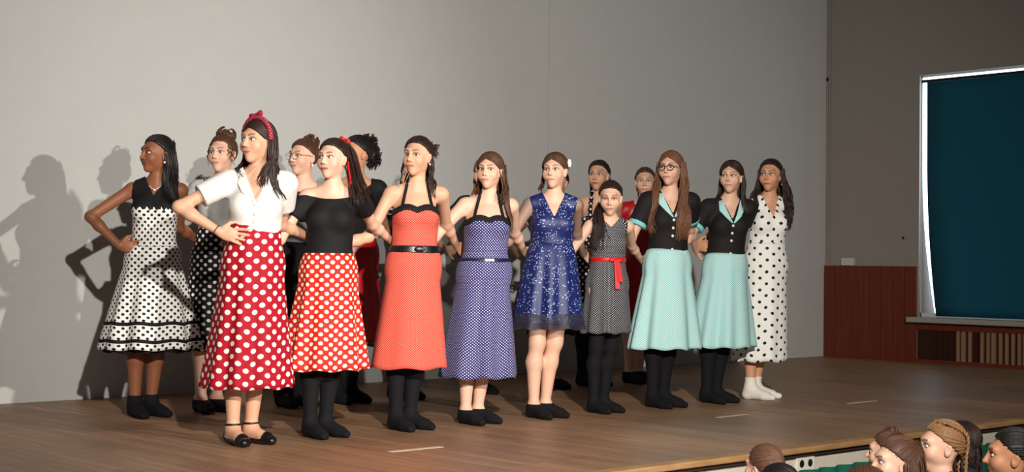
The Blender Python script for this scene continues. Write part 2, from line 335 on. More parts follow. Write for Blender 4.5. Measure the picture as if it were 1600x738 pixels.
# stage front
tag(box('trim_1', 0.5, WALLX, EDGEY - 0.03, EDGEY + 0.05, -0.03, 0.002, EDGEWOOD, bevel=0.008), kind='structure')
tag(box('trim_2', 0.5, WALLX, EDGEY - 0.005, EDGEY + 0.05, -0.05, -0.03, plain('dark_edge_strip', (60, 42, 32), 0.6)), kind='structure')
tag(box('wall_stage_front', 0.5, WALLX, EDGEY + 0.02, EDGEY + 0.06, HALLZ, -0.05, plain('cream_fascia', (206, 196, 180), 0.6)), kind='structure')
xs = np.linspace(4.0, WALLX - 0.05, 420); V = []
for zi, z in enumerate(np.linspace(-0.118, HALLZ + 0.02, 5)):
    for x in xs: V.append((x, EDGEY - 0.012 + 0.016 * math.sin(x * 38 + 0.6 * math.sin(x * 7)) , z))
n = len(xs); Fq = np.array([(i * n + j, i * n + j + 1, (i + 1) * n + j + 1, (i + 1) * n + j) for i in range(4) for j in range(n - 1)])
sk = mesh('stage_curtain', V, Fq, plain('green_curtain_cloth', (12, 92, 70), 0.8)); tag(sk, 'green pleated curtain hanging along the stage front', 'curtain'); sk.modifiers.new('thick', 'SOLIDIFY').thickness = 0.003
p = ray(1256, 724); q = CAM + p * ((EDGEY + 0.02) / p[1])
so_ = bpy.data.objects.new('power_socket', None); COL.objects.link(so_); so_.location = (q[0], EDGEY + 0.02, q[2]); tag(so_, 'white double power socket on the stage front board', 'socket')
box('cover_plate', -0.075, 0.075, -0.014, 0, -0.04, 0.04, plain('socket_plastic', (222, 214, 200), 0.4), so_, 0.004)
for s in (-0.035, 0.035):
    V_, F_ = sphereVF((s, -0.014, 0), (0.02, 0.004, 0.02)); mesh('socket_hole', V_, F_, BLACK, so_)
TAPE = plain('white_tape', (205, 190, 165), 0.6)
for i, (a, b) in enumerate((((608, 707), (690, 699)), ((1122, 653), (1167, 648)), ((1326, 631), (1368, 627)))):
    A, B = ground(*a), ground(*b); d = (B - A)[:2]; d /= np.linalg.norm(d); nn = np.array([-d[1], d[0]]) * 0.017
    V = [(A[0] - nn[0], A[1] - nn[1], 0.001), (B[0] - nn[0], B[1] - nn[1], 0.001), (B[0] + nn[0], B[1] + nn[1], 0.001), (A[0] + nn[0], A[1] + nn[1], 0.001)]
    V += [(x, y, 0.003) for x, y, z in V]
    tag(mesh('floor_tape', V, BOXF, TAPE, smooth=False), ('long pale strip of tape on the boards before the red polka-dot skirts', 'pale strip of tape on the boards before the turquoise skirts', 'faint strip of tape on the boards beyond the white-socked feet')[i], 'tape', 'tape marks on the stage')

# ------------------------------------------------------------------ people
HC = np.array([0, 0.02, 0.03]); HR = np.array([0.075, 0.094, 0.088])      # cranium in the head's own frame
def head_prims():
    P = [ell(HC, HR, k=0.02), ell((0, -0.028, -0.035), (0.051, 0.067, 0.075), k=0.04), ell((0, -0.062, -0.094), (0.016, 0.020, 0.018), k=0.03)]
    for s in (-1, 1):
        P += [ell((s * 0.037, -0.058, -0.028), (0.027, 0.026, 0.027), k=0.03), ell((s * 0.036, 0.004, -0.052), (0.016, 0.032, 0.024), k=0.035)]
    P += [ell((0, -0.072, 0.034), (0.05, 0.018, 0.014), k=0.03)]
    for s in (-1, 1): P += [ell((s * 0.031, -0.1, 0.008), (0.019, 0.016, 0.0125), k=0.018, sub=True)]
    P += [cone((0, -0.090, 0.016), (0, -0.110, -0.024), 0.0055, 0.0095, k=0.010)]
    for s in (-1, 1): P += [ell((s * 0.0105, -0.096, -0.028), (0.0075, 0.009, 0.0065), k=0.008)]
    P += [ell((0, -0.086, -0.0565), (0.023, 0.008, 0.005), k=0.009), ell((0, -0.0845, -0.0655), (0.019, 0.008, 0.0055), k=0.008)]
    for s in (-1, 1): P += [ell((s * 0.077, 0.012, -0.012), (0.008, 0.018, 0.031), roty(s * 10) @ rotx(-12), k=0.008), ell((s * 0.084, 0.008, -0.008), (0.005, 0.009, 0.016), k=0.006, sub=True)]
    return P
HEADP = head_prims()
def xf(p, R, c, s):
    q = dict(p)
    if p['t'] == 'e': q['c'] = c + R @ (p['c'] * s); q['r'] = p['r'] * s; q['R'] = R @ p['R']
    else: q['a'] = c + R @ (p['a'] * s); q['b'] = c + R @ (p['b'] * s); q['ra'] = p['ra'] * s; q['rb'] = p['rb'] * s
    q['k'] = p['k'] * s
    return q
AZ = [0, 35, 62, 80, 100, 130, 180]; EL = [35, 31, 15, -1, -16, -38, -48]
def hairline(az): return np.interp(np.abs(az), AZ, EL)
def cap_mesh():
    ax = axes_for((-0.11, -0.11, -0.1), (0.11, 0.14, 0.14), 0.0055)
    F = field([ell(HC, HR + 0.010, k=0.01)], ax, 0.08)
    X, Y, Z = np.meshgrid(*ax, indexing='ij'); q = (np.stack([X, Y, Z], -1) - HC) / HR
    az = np.degrees(np.arctan2(q[..., 0], -q[..., 1])); el = np.degrees(np.arctan2(q[..., 2], np.hypot(q[..., 0], q[..., 1])))
    return surfnet(np.maximum(F, (hairline(az) - el) * 0.0014), ax)
CAPV, CAPF = cap_mesh()
def scalp(az, el, off=0.008):
    a, e = math.radians(az), math.radians(el); d = np.array([math.sin(a) * math.cos(e), -math.cos(a) * math.cos(e), math.sin(e)]); return HC + d * (HR + off)
def arc(p, q, off=0.009, n=10):
    a = (np.asarray(p) - HC) / HR; b = (np.asarray(q) - HC) / HR; a /= np.linalg.norm(a); b /= np.linalg.norm(b)
    w_ = math.acos(max(-1, min(1, a @ b))) + 1e-6; t = np.linspace(0, 1, n)[:, None]
    return HC + (np.sin((1 - t) * w_) * a + np.sin(t * w_) * b) / math.sin(w_) * (HR + off)
class Hair:
    def __init__(s, seed): s.r = random.Random(seed); s.parts = [(CAPV.copy(), CAPF.copy())]; s.paths = []
    def lock(s, cp, r=0.007, wav=0.0, fr=3.0, tip=0.25, n=18, root=0.7):
        P = spline(cp, n); t = np.linspace(0, 1, n); ph = s.r.uniform(0, 6.28)
        if wav:
            g = (t ** 0.6)[:, None]
            P = P + g * wav * np.stack([np.sin(t * fr * 6.28 + ph), np.cos(t * fr * 6.28 + ph), 0 * t], 1)
        R = r * np.interp(t, [0, 0.12, 0.7, 1], [root, 1, 0.9, tip]); 
        for k_ in range(3 if r > 0.005 else 1):
            o = np.array([s.r.gauss(0, 1) for _ in range(3)]) * r * (0.75 if r > 0.005 else 0); e = np.array([s.r.gauss(0, 1) for _ in range(3)]) * r * 0.9
            s.paths.append((P + o + e * (t ** 2)[:, None], R * (0.62 if r > 0.005 else 1)))
        return s
    def slick(s, az, el, n=38, r=0.0038):
        n = int(n * 2.4)
        g = scalp(az, el)
        for i in range(n):
            a = -180 + 360 * i / n + s.r.uniform(-3, 3); s.parts.append(tube(arc(scalp(a, hairline(a) + s.r.uniform(-3, 6)), g, 0.008 + s.r.uniform(0, 0.004)), np.interp(np.linspace(0, 1, 10), [0, 0.2, 1], [0.002, r, r]), 5))
        return s
    def parted(s, n=22, low=-12, r=0.0048):
        n = n * 2
        for sd in (-1, 1):
            for i in range(n):
                t = i / (n - 1); a0 = 12 + 156 * t; top = HC + np.array([sd * 0.004, (-0.86 + 1.5 * t) * HR[1], 0.0]); top[2] = HC[2] + HR[2] * math.sqrt(max(0.02, 1 - ((top[1] - HC[1]) / HR[1]) ** 2))
                end = scalp(sd * min(170, 66 + 104 * t), np.interp(t, [0, .3, 1], [-8, low, -30])); s.parts.append(tube(arc(top, end, 0.007 + s.r.uniform(0, 0.004)), r, 5))
        return s
    def back(s, length, n=30, spread=1.0, wav=0.004, fr=3, r=0.008, a0=-95, a1=95, dx=0.0, dy=0.0):
        for i in range(n):
            a = math.radians(a0 + (a1 - a0) * (i + s.r.random()) / n); sx, cy = math.sin(a), math.cos(a); L = length * s.r.uniform(0.82, 1.05); y_ = lambda f: 0.02 + cy * f
            s.lock([(sx * 0.072, y_(0.085), 0.02), (sx * 0.084, y_(0.095), -0.05), (sx * 0.085 * spread + dx * .4, y_(0.09) + dy * .4, -0.05 - 0.35 * L), (sx * 0.08 * spread + dx, y_(0.085) + dy, -0.05 - L)], r, wav, fr)
        return s
    def front(s, sd, length, n=16, wav=0.004, fr=3, r=0.008, out=0.0, fwd=0.0, a0=58, a1=125):
        for i in range(n):
            t = (i + s.r.random()) / n; p0 = scalp(sd * (a0 + (a1 - a0) * t), 8); L = length * s.r.uniform(0.8, 1.04); y0 = p0[1]; j = s.r.uniform(-0.012, 0.012)
            s.lock([p0, (sd * 0.088, y0 * 0.8, -0.05), (sd * (0.092 + out * .5) + j, -0.01 + (y0) * 0.6 - fwd * .5, -0.11), (sd * (0.085 + out) + j, -0.05 + y0 * 0.5 - fwd, -0.12 - 0.45 * (L - 0.1)), (sd * (0.075 + out) + 1.3 * j, -0.06 + y0 * 0.5 - fwd, -L - 0.02)], r, wav, fr)
        return s
    def tail(s, az, el, cps, n=26, r=0.007, wav=0.004, fr=3, spread=0.03):
        g = scalp(az, el, 0.012)
        for i in range(n):
            o = np.array([s.r.gauss(0, 1), s.r.gauss(0, 1), s.r.gauss(0, 1)]) * spread * 0.55; m = len(cps)
            s.lock([g + o * 0.25] + [np.asarray(c) + o * (0.55 + 0.6 * j / m) for j, c in enumerate(cps)], r, wav, fr, root=0.9)
        return s
    def bun(s, c, r=0.034, n=26, wild=0.2):
        c = np.asarray(c, float); V, F = sphereVF(c, r * 0.85, nu=14, nv=10); s.parts.append((V, F))
        for i in range(n):
            ax_ = np.array([s.r.gauss(0, 1) for _ in range(3)]); ax_ /= np.linalg.norm(ax_); b = np.cross(ax_, [0.3, 0.5, 0.8]); b /= np.linalg.norm(b); d = np.cross(ax_, b)
            t = np.linspace(0, s.r.uniform(2, 5), 12)[:, None]; rr = r * s.r.uniform(0.85, 1.0 + wild); s.parts.append(tube(c + rr * (np.cos(t) * b + np.sin(t) * d), 0.006, 5))
        return s
    def curl(s, p, length, r=0.0035, amp=0.009, fr=3.5):
        p = np.asarray(p, float); return s.lock([p, p + (np.sign(p[0]) * 0.008, -0.004, -length * 0.4), p + (np.sign(p[0]) * 0.006, -0.004, -length)], r, amp, fr, n=30)
    def puff(s, c, r, n=60):
        c = np.asarray(c, float); s.parts.append(sphereVF(c, np.asarray(r) * 0.75, nu=16, nv=10))
        for i in range(n):
            d = np.array([s.r.gauss(0, 1) for _ in range(3)]); d /= np.linalg.norm(d); e = c + d * np.asarray(r) * s.r.uniform(0.9, 1.15)
            s.lock([c, c + d * np.asarray(r) * 0.6, e, e + (0, 0, -0.02)], 0.007, 0.009, 2.0, n=14)
        return s

def ik(S, W, l1, l2, pole):
    d = W - S; D = np.linalg.norm(d); Dm = (l1 + l2) * 0.995
    if D > Dm: W = S + d / D * Dm; D = Dm
    u = (W - S) / D; a = (l1 * l1 - l2 * l2 + D * D) / (2 * D); h = math.sqrt(max(1e-6, l1 * l1 - a * a))
    p = pole - (pole @ u) * u; p /= np.linalg.norm(p) + 1e-9
    return S + u * a + p * h, W
def hand_prims(Wp, d, n, curl=0.5, splay=0.1, size=1.0, thumb=1):
    d = d / np.linalg.norm(d); n = n - (n @ d) * d; n /= np.linalg.norm(n); t = np.cross(d, n) * thumb
    R = np.stack([d, t, n], 1); z = size; P = [ell(Wp + d * 0.045 * z, np.array([0.05, 0.037, 0.0155]) * z, R, 0.02)]
    for i, (o, L) in enumerate(((0.030, 0.066), (0.011, 0.075), (-0.009, 0.070), (-0.028, 0.054))):
        a = Wp + d * (0.082 - 0.006 * abs(i - 1)) * z + t * o * z; dirv = d + t * (o / 0.03) * splay; c = 0.12 * curl
        for seg, fr in enumerate((0.45, 0.3, 0.25)):
            ang = curl * (0.35 + 0.55 * seg); dv = dirv / np.linalg.norm(dirv) * math.cos(ang) + n * math.sin(ang); b = a + dv * L * fr * z * 1.05
            P.append(cone(a, b, (0.0088 - 0.0008 * seg) * z, (0.0080 - 0.0008 * seg) * z, 0.004)); a = b
    a = Wp + d * 0.022 * z + t * 0.028 * z; b = a + (d * 0.55 + t * 0.75 + n * 0.25) * 0.036 * z; c2 = b + (d * 0.85 + t * 0.35 + n * 0.3) * 0.03 * z
    P += [cone(a, b, 0.0125 * z, 0.0095 * z, 0.012), cone(b, c2, 0.0092 * z, 0.0075 * z, 0.005)]
    return P

class Person:
    """one figure in nominal 1.62 m units under an Empty that carries place and scale"""
    def __init__(s, label, xy, height, hp=-25, hc=-35, hh=-62, hf=-5, lean=(0, 0), skin=(214, 164, 138), headscale=1.0, pitch=0, roll=0, bust=1.0, girth=1.0, group=None, lip=None, brow=(60, 40, 32), base=0.0, cat='person', lid=1.0, gaze=0.0):
        s.sc = height / 1.635; e = bpy.data.objects.new('person', None); COL.objects.link(e); e.location = (xy[0], xy[1], base); e.scale = (s.sc,) * 3; tag(e, label, cat, group); s.e = e
        s.xy = np.array([xy[0], xy[1], base]); s.lean = np.array([lean[0], lean[1], 0]); s.skin = skin; s.lip = lip; s.brow = brow; s.gaze = gaze; s.lid = lid
        s.Rp, s.Rc, s.Rf = rotz(hp), rotz(hc), rotz(hf); Rm = rotz((hp + hc) / 2); g = girth; s.g = g
        s.Rh = rotz(hh) @ rotx(pitch) @ roty(roll); s.hs = headscale * 0.92
        J = s.J
        s.torso = [ell(J((0, 0.005, 0.90), s.Rp), np.array([0.150, 0.108, 0.125]) * (g, g, 1), s.Rp, 0.06), ell(J((0, 0, 1.03), Rm), np.array([0.112, 0.084, 0.13]) * (g, g, 1), Rm, 0.06), ell(J((0, 0, 1.18), s.Rc), np.array([0.121, 0.090, 0.152]) * (g, g, 1), s.Rc, 0.06)]
        for q in (-1, 1):
            if bust: s.torso.append(ell(J((q * 0.058, -0.066, 1.185), s.Rc), np.array([0.052, 0.044, 0.05]) * bust, s.Rc, 0.04))
        for q in (-1, 1): s.torso.append(cone(J((q * 0.122, 0.012, 1.312), s.Rc), J((0, 0.016, 1.352), s.Rc), 0.036, 0.042, 0.045))
        s.hcen = J((0, 0.0, 1.513 - 0.1 * (headscale - 1)), s.Rc) + s.Rh @ np.array([0, -0.012, 0])
        nt = s.hcen + s.Rh @ np.array([0, 0.02, -0.06]) * s.hs
        s.neck = [cone(J((0, 0.016, 1.34), s.Rc), nt, 0.044, 0.042, 0.035)]
        s.head = [xf(p_, s.Rh, s.hcen, s.hs) for p_ in HEADP]
        s.legs, s.feet = [], []
        for q in (-1, 1):
            hip = J((q * 0.076, 0.0, 0.86), s.Rp); an = s.Rf @ np.array([q * 0.052, 0.03, 0.075]); kn = (hip + an) / 2 + s.Rf @ np.array([0, -0.012, 0.0]); kn[2] = 0.46
            cf = kn * 0.68 + an * 0.32 + s.Rf @ np.array([0, 0.016, 0])
            s.legs += [cone(hip, kn, 0.078 * g, 0.047 * g, 0.03), cone(kn, cf, 0.044 * g, 0.047 * g, 0.03), cone(cf, an, 0.047 * g, 0.029, 0.03)]
            tw = rotz(q * 9); f = lambda v: s.Rf @ (np.array([q * 0.052, 0.03, 0]) + tw @ np.array(v))
            s.feet += [cone(an, f((0, 0.022, 0.034)), 0.031, 0.029, 0.02), cone(f((0, 0.02, 0.034)), f((0, -0.115, 0.031)), 0.029, 0.027, 0.02), cone(f((-0.014, -0.1, 0.025)), f((-0.01, -0.165, 0.021)), 0.021, 0.016, 0.015), cone(f((0.014, -0.1, 0.025)), f((0.012, -0.15, 0.02)), 0.021, 0.015, 0.015), cone(an, f((0, -0.07, 0.045)), 0.03, 0.022, 0.03)]
        s.arms = {}; s.armp = []; s.hands = []; s.fine = [(s.hcen - 0.125, s.hcen + 0.125)]
    def J(s, v, R):
        v = np.asarray(v, float); o = R @ np.array([v[0], v[1], 0]); return np.array([o[0], o[1], v[2]]) + s.lean * v[2] / 1.5
    def chest(s, X, Y, Z):                                    # world-local -> chest frame
        x, y = X - s.lean[0] * Z / 1.5, Y - s.lean[1] * Z / 1.5; R = s.Rc; return x * R[0, 0] + y * R[1, 0], x * R[0, 1] + y * R[1, 1], Z
    def arm(s, q, target, pole, hand=None, world=True, thick=1.0):
        """q=-1 right arm, +1 left; target wrist in world metres (or own frame), pole = elbow direction"""
        S = s.J((q * 0.144, 0.012, 1.306), s.Rc); W = (np.asarray(target, float) - s.xy) / s.sc if world else np.asarray(target, float)
        E, W = ik(S, W, 0.275, 0.235, np.asarray(pole, float)); s.arms[q] = (S, E, W); t = thick
        s.armp += [cone(S, E, 0.038 * t, 0.030 * t, 0.04), cone(E, E * 0.7 + W * 0.3, 0.030 * t, 0.031 * t, 0.02), cone(E * 0.7 + W * 0.3, W, 0.031 * t, 0.0205, 0.02)]
        h = hand or {}; d = np.asarray(h.get('d', h.get('d2', W - E)), float); n = np.asarray(h.get('n', (0, -1, -0.2) if abs(d[1]) < 0.9 else (1, 0, 0)), float)
        s.hands += hand_prims(W, d, n, h.get('curl', 0.5), h.get('splay', 0.08), 1.0, h.get('thumb', 1))
        if 'd' in h: c = W + d / np.linalg.norm(d) * 0.08; s.fine.append((c - 0.09, c + 0.09))
        return s
    def body(s, fine=0.0042, coarse=0.0085):
        pr = s.torso + s.neck + s.legs + s.feet + s.armp + s.hands + s.head; lo = np.min([pbox(p_)[0] for p_ in pr], 0) - 0.02; hi = np.max([pbox(p_)[1] for p_ in pr], 0) + 0.02
        ax = axes_for(lo, hi, coarse, fine, s.fine)
        # the head is solved apart so that its carving never reaches the trunk
        F = field(s.torso + s.legs + s.feet + s.armp + s.hands, ax); N = field(s.head, ax); N = smin(N, field(s.neck, ax), 0.02); F = smin(F, N, 0.03)
        V, Q = surfnet(F, ax); c = np.tile(np.array(srgb(*s.skin)), (len(V), 1))
        h = ((V - s.hcen) @ s.Rh) / s.hs; x, y, z = h.T; ax_ = np.abs(x)
        def paint(m, rgb, a=1.0): mm = (m * a)[:, None]; c[:, :3] = c[:, :3] * (1 - mm) + np.array(srgb(*rgb)[:3]) * mm
        face = (y < -0.045) & (np.abs(z) < 0.12)
        zl = z - 5 * ax_ ** 2; lipc = s.lip or tuple(int(v * k_) for v, k_ in zip(s.skin, (0.80, 0.60, 0.60)))
        paint(face * np.clip(1.35 - ((x / 0.0245) ** 2 + ((zl + 0.0605) / 0.0064) ** 2), 0, 0.35) / 0.35, lipc, 0.85)
        paint(face * np.clip(1 - np.abs(zl + 0.061) / 0.0022, 0, 1) * (ax_ < 0.024), tuple(int(v * 0.4) for v in lipc), 0.6)
        bz = 0.030 + 0.006 * np.sin(np.clip((ax_ - 0.013) / 0.036, 0, 1) * 2.4)
        paint(face * (ax_ > 0.012) * (ax_ < 0.05) * np.clip(1.5 - np.abs(z - bz) / 0.0040, 0, 1), s.brow, 0.85)
        ed = np.sqrt(((ax_ - 0.031) / 0.0175) ** 2 + ((z - 0.0085) / 0.0105) ** 2)
        paint(face * np.clip(1.45 - ed, 0, 0.4) / 0.4 * (z > 0.006), (50, 34, 30), 0.75)
        paint(face * np.clip(1.3 - ed, 0, 0.4) / 0.4 * (z <= 0.006), tuple(int(v * 0.6) for v in s.skin), 0.5)
        paint(face * np.clip(1 - ((ax_ - 0.043) ** 2 + (z + 0.03) ** 2) / 0.022 ** 2, 0, 1), tuple(min(255, int(v * k_)) for v, k_ in zip(s.skin, (1.0, 0.86, 0.84))), 0.5)
        mesh('body', V, Q, SKIN, s.e, tint=c)
        # eyes: lens-shaped, set in the sockets
        for q in (-1, 1):
            V_, F_ = sphereVF((0, 0, 0), 1.0, rotx(90), 20, 14); cx = V_[F_].mean(1); gx = s.gaze; dd = np.hypot((cx[:, 0] - gx) * 0.0145, cx[:, 2] * 0.0082) ; idx = np.where((cx[:, 1] < 0) & (dd < 0.0068), 1, 0); idx[(cx[:, 1] < 0) & (dd < 0.0028)] = 2
            V_ = V_ * (0.0148, 0.010, 0.0076 * s.lid) + (q * 0.031, -0.0752, 0.0065 - 0.005 * (1 - s.lid)); V_ = s.hcen + (V_ * s.hs) @ s.Rh.T
            mesh('eye', V_, F_, [plain('eye_white', (222, 216, 210), 0.25, 0.5, 0.02), plain('iris_brown', (58, 36, 24), 0.25, 0.5), plain('pupil_black', (10, 9, 9), 0.2, 0.5)], s.e, matidx=idx)
        return s
    def hair(s, H, mat, extra=None):
        parts = [(s.hp(V), F) for V, F in H.parts]
        if H.paths:
            N = [len(p_[0]) for p_ in H.paths]; A = s.hp(np.concatenate([p_[0] for p_ in H.paths])); pr = s.torso + s.neck + s.armp
            for _ in range(5):
                d = peval(pr, A); m = d < 0.024
                if not m.any(): break
                B = A[m]; g = np.stack([peval(pr, B + e_) - peval(pr, B - e_) for e_ in np.eye(3) * 0.004], 1); g[:, 2] *= 0.25; g /= np.linalg.norm(g, axis=1)[:, None] + 1e-9; A[m] = B + g * np.minimum(0.024 - d[m], 0.05)[:, None]
            i0 = 0
            for n_, (p_, R_) in zip(N, H.paths):
                Q_ = A[i0:i0 + n_].copy(); i0 += n_
                for _ in range(2): Q_[1:-1] = 0.25 * Q_[:-2] + 0.5 * Q_[1:-1] + 0.25 * Q_[2:]
                parts.append(tube(Q_, R_ * s.hs, 5))
        V, F = joinVF(parts); return mesh('hair', V, F, mat, s.e)
    def hp(s, V): return s.hcen + (np.asarray(V, float) * s.hs) @ s.Rh.T
    def garment(s, name, prims, infl, clip, mat, res=0.0075, parent=None, lo=None, hi=None, label=None):
        """cloth grown from the body's own form, cut by clip(x,y,z) < 0 in the chest frame"""
        l = np.min([pbox(p_)[0] for p_ in prims], 0) - 0.03 - infl; h = np.max([pbox(p_)[1] for p_ in prims], 0) + 0.03 + infl
        if lo is not None: l[2] = max(l[2], lo)
        if hi is not None: h[2] = min(h[2], hi)
        ax = axes_for(l, h, res); F = field(prims, ax, 0.03 + infl) - infl; X, Y, Z = np.meshgrid(*ax, indexing='ij')
        F = np.maximum(F, clip(*s.chest(X, Y, Z), np.stack([X, Y, Z], -1)))
        if (F < 0).sum() == 0: return None
        F[0], F[-1], F[:, 0], F[:, -1], F[:, :, 0], F[:, :, -1] = 1, 1, 1, 1, 1, 1
        V, Q = surfnet(F, ax); x, y, z = s.chest(*V.T); th = np.arctan2(x, -y); u = th[Q]; d = u - u[:, :1]; u = u - np.round(d / (2 * math.pi)) * 2 * math.pi
        o = mesh(name, V, Q, mat, parent or s.e, uv=np.stack([u * 0.115, z[Q]], -1).reshape(-1, 2))
        if label: o['label'] = label
        return o
    def upper(s, q, t0=0.0):
        S, E, W = s.arms[q]; return [cone(S, E, 0.042, 0.034, 0.04)]
    def sleeve_clip(s, P, cut):
        out = np.full(P.shape[:-1], -1.0)
        for q, (S, E, W) in s.arms.items():
            u = (E - S) / np.linalg.norm(E - S); v = P - S; t = v @ u; rad = np.linalg.norm(v - t[..., None] * u, axis=-1); m = (rad < 0.085) & (t > 0.03)
            out = np.where(m, np.maximum(out, t - cut), out)
        return out
    def top(s, name, mat, z0, neck, cut=None, infl=0.008, label=None, extra_infl=0.0):
        """bodice / blouse: neck(x,y,z)->positive where the cloth is cut away; cut = sleeve length or None for sleeveless"""
        pr = list(s.torso)
        if cut is not None:
            for q in s.arms:
                S, E, W = s.arms[q]; pr.append(cone(S, E, 0.041 + extra_infl, 0.037 + extra_infl, 0.04))
        def clip(x, y, z, P):
            c = np.maximum(z0 - z, neck(x, y, z))
            return np.maximum(c, s.sleeve_clip(P, cut)) if cut is not None else c
        return s.garment(name, pr, infl, clip, mat, lo=z0 - 0.03, label=label)
    def band(s, name, mat, z0, z1, infl=0.014, label=None, z1f=None):
        f = z1f or (lambda x, y: z1)
        return s.garment(name, s.torso, infl, lambda x, y, z, P: np.maximum(z0(x, y) - z if callable(z0) else z0 - z, z - f(x, y)), mat, res=0.006, lo=(0.8 if callable(z0) else z0) - 0.03, hi=z1 + 0.12, label=label)
    def skirt(s, mat, z0, z1, hem, folds=9, amp=0.035, top_r=(0.122, 0.094), name='skirt', seed=0, power=0.85, hemwave=0.006, parent=None, label=None, off=0.0, thick=0.0025, shift=(0, 0)):
        rn = random.Random(seed); nz, ns = 30, 144; th = np.linspace(-math.pi, math.pi, ns + 1); ph = [rn.uniform(0, 6.28) for _ in range(3)]; V, UV = [], []; g = s.g
        for i in range(nz + 1):
            t = i / nz; z = z0 + (z1 - z0) * t; hipx, hipy = 0.0, 0.0
            d = abs(z - 0.89) / 0.15
            if d < 1: hipx, hipy = (0.150 * g * math.sqrt(1 - (d * 0.8) ** 2) + 0.012), (0.108 * g * math.sqrt(1 - (d * 0.8) ** 2) + 0.014)
            rx = max(top_r[0] * g + (hem[0] - top_r[0]) * t ** power, hipx) + off; ry = max(top_r[1] * g + (hem[1] - top_r[1]) * t ** power, hipy) + off
            a = amp * t ** 0.8; w_ = 1 + a * (np.cos(folds * th + ph[0]) + 0.5 * np.cos((folds + 3) * th + ph[1]) + 0.4 * np.sin((folds - 4) * th + ph[2]))
            x = rx * w_ * np.sin(th); y = -ry * w_ * np.cos(th); zz = z + hemwave * t * np.cos(folds * th + ph[0] + 1)
            P = np.stack([x, y, 0 * x], 1) @ s.Rp.T; P[:, 2] = zz; P[:, :2] += s.lean[:2] * z / 1.5 + np.array(shift) * t; V.append(P)
            UV.append(np.stack([th * (rx + ry) / 2, np.full(ns + 1, -t * (z0 - z1) * 1.03)], 1))
        V = np.concatenate(V); UV = np.concatenate(UV); n = ns + 1
        Q = np.array([(i * n + j, (i + 1) * n + j, (i + 1) * n + j + 1, i * n + j + 1) for i in range(nz) for j in range(ns)])
        o = mesh(name, V, Q, mat, parent or s.e, uv=UV[Q].reshape(-1, 2)); m = o.modifiers.new('thick', 'SOLIDIFY'); m.thickness = thick; m.offset = 0
        s.lastskirt = (V.reshape(nz + 1, n, 3))
        if label: o['label'] = label
        return o
    def stripe(s, row0, row1, mat, name='hem_stripe', parent=None, off=0.004):
        G = s.lastskirt[row0:row1 + 1]; c = G.mean(1, keepdims=True); d = G - c; d[..., 2] = 0; d /= np.linalg.norm(d, axis=-1, keepdims=True); V = (G + d * off); a, n = V.shape[:2]
        Q = np.array([(i * n + j, (i + 1) * n + j, (i + 1) * n + j + 1, i * n + j + 1) for i in range(a - 1) for j in range(n - 1)]); o = mesh(name, V.reshape(-1, 3), Q, mat, parent or s.e); o.modifiers.new('thick', 'SOLIDIFY').thickness = 0.002
    def tights(s, mat=None): return s.garment('tights', s.legs + s.feet, 0.0045, lambda x, y, z, P: z - 0.8, mat or TIGHTS, res=0.0085)
    def socks(s, mat, h=0.12, infl=0.0045, name='sock'):
        n = len(s.feet) // 2; m = len(s.legs) // 2
        for i in range(2): s.garment(name, s.feet[i * n:(i + 1) * n] + s.legs[i * m + 2:(i + 1) * m], infl, lambda x, y, z, P: z - h, mat, res=0.006, hi=h + 0.03)
    def flats(s, mat):
        n = len(s.feet) // 2
        for i, q in enumerate((-1, 1)):
            tw = rotz(q * 9); inv = (s.Rf @ tw).T; c0 = s.Rf @ np.array([q * 0.052, 0.03, 0])
            def clip(x, y, z, P):
                f = (P - c0) @ inv.T; return np.maximum(z - 0.072, np.where((f[..., 1] > -0.115) & (f[..., 1] < 0.02), z - 0.028 - 0.1 * np.maximum(0, np.abs(f[..., 1] + 0.05) - 0.05), -1))
            sh = s.garment('shoe', s.feet[i * n:(i + 1) * n], 0.006, clip, mat, res=0.005, hi=0.09)
            f = lambda v: c0 + s.Rf @ tw @ np.array(v); a = np.linspace(0, 2 * math.pi, 25)[:-1]; an = s.Rf @ np.array([q * 0.052, 0.03, 0.0])
            pts = [an + np.array([0.037 * math.cos(t), 0.037 * math.sin(t), 0.098]) for t in a]; tv = [tube(pts, 0.006, 6, True)]
            for d in (-1, 1): tv.append(tube(spline([f((d * 0.028, -0.075, 0.03)), f((d * 0.01, -0.06, 0.066)), f((-d * 0.022, -0.025, 0.088)), f((-d * 0.03, 0.0, 0.098))], 10), 0.0055, 6))
            V_, F_ = joinVF(tv); mesh('ankle_strap', V_, F_, mat, sh)
    def surf(s, x, z, off=0.0, prims=None):
        """points on the front of the trunk at chest-frame (x, z)"""
        x = np.atleast_1d(x).astype(float); z = np.atleast_1d(z).astype(float); y = np.full_like(x, -0.3)
        for _ in range(40):
            P = np.stack([s.Rc[0, 0] * x + s.Rc[0, 1] * y + s.lean[0] * z / 1.5, s.Rc[1, 0] * x + s.Rc[1, 1] * y + s.lean[1] * z / 1.5, z], 1); d = peval(prims or (s.torso + s.neck), P) - off; y += np.clip(d, -0.02, 0.05) * 0.8
        return np.stack([s.Rc[0, 0] * x + s.Rc[0, 1] * y + s.lean[0] * z / 1.5, s.Rc[1, 0] * x + s.Rc[1, 1] * y + s.lean[1] * z / 1.5, z], 1)
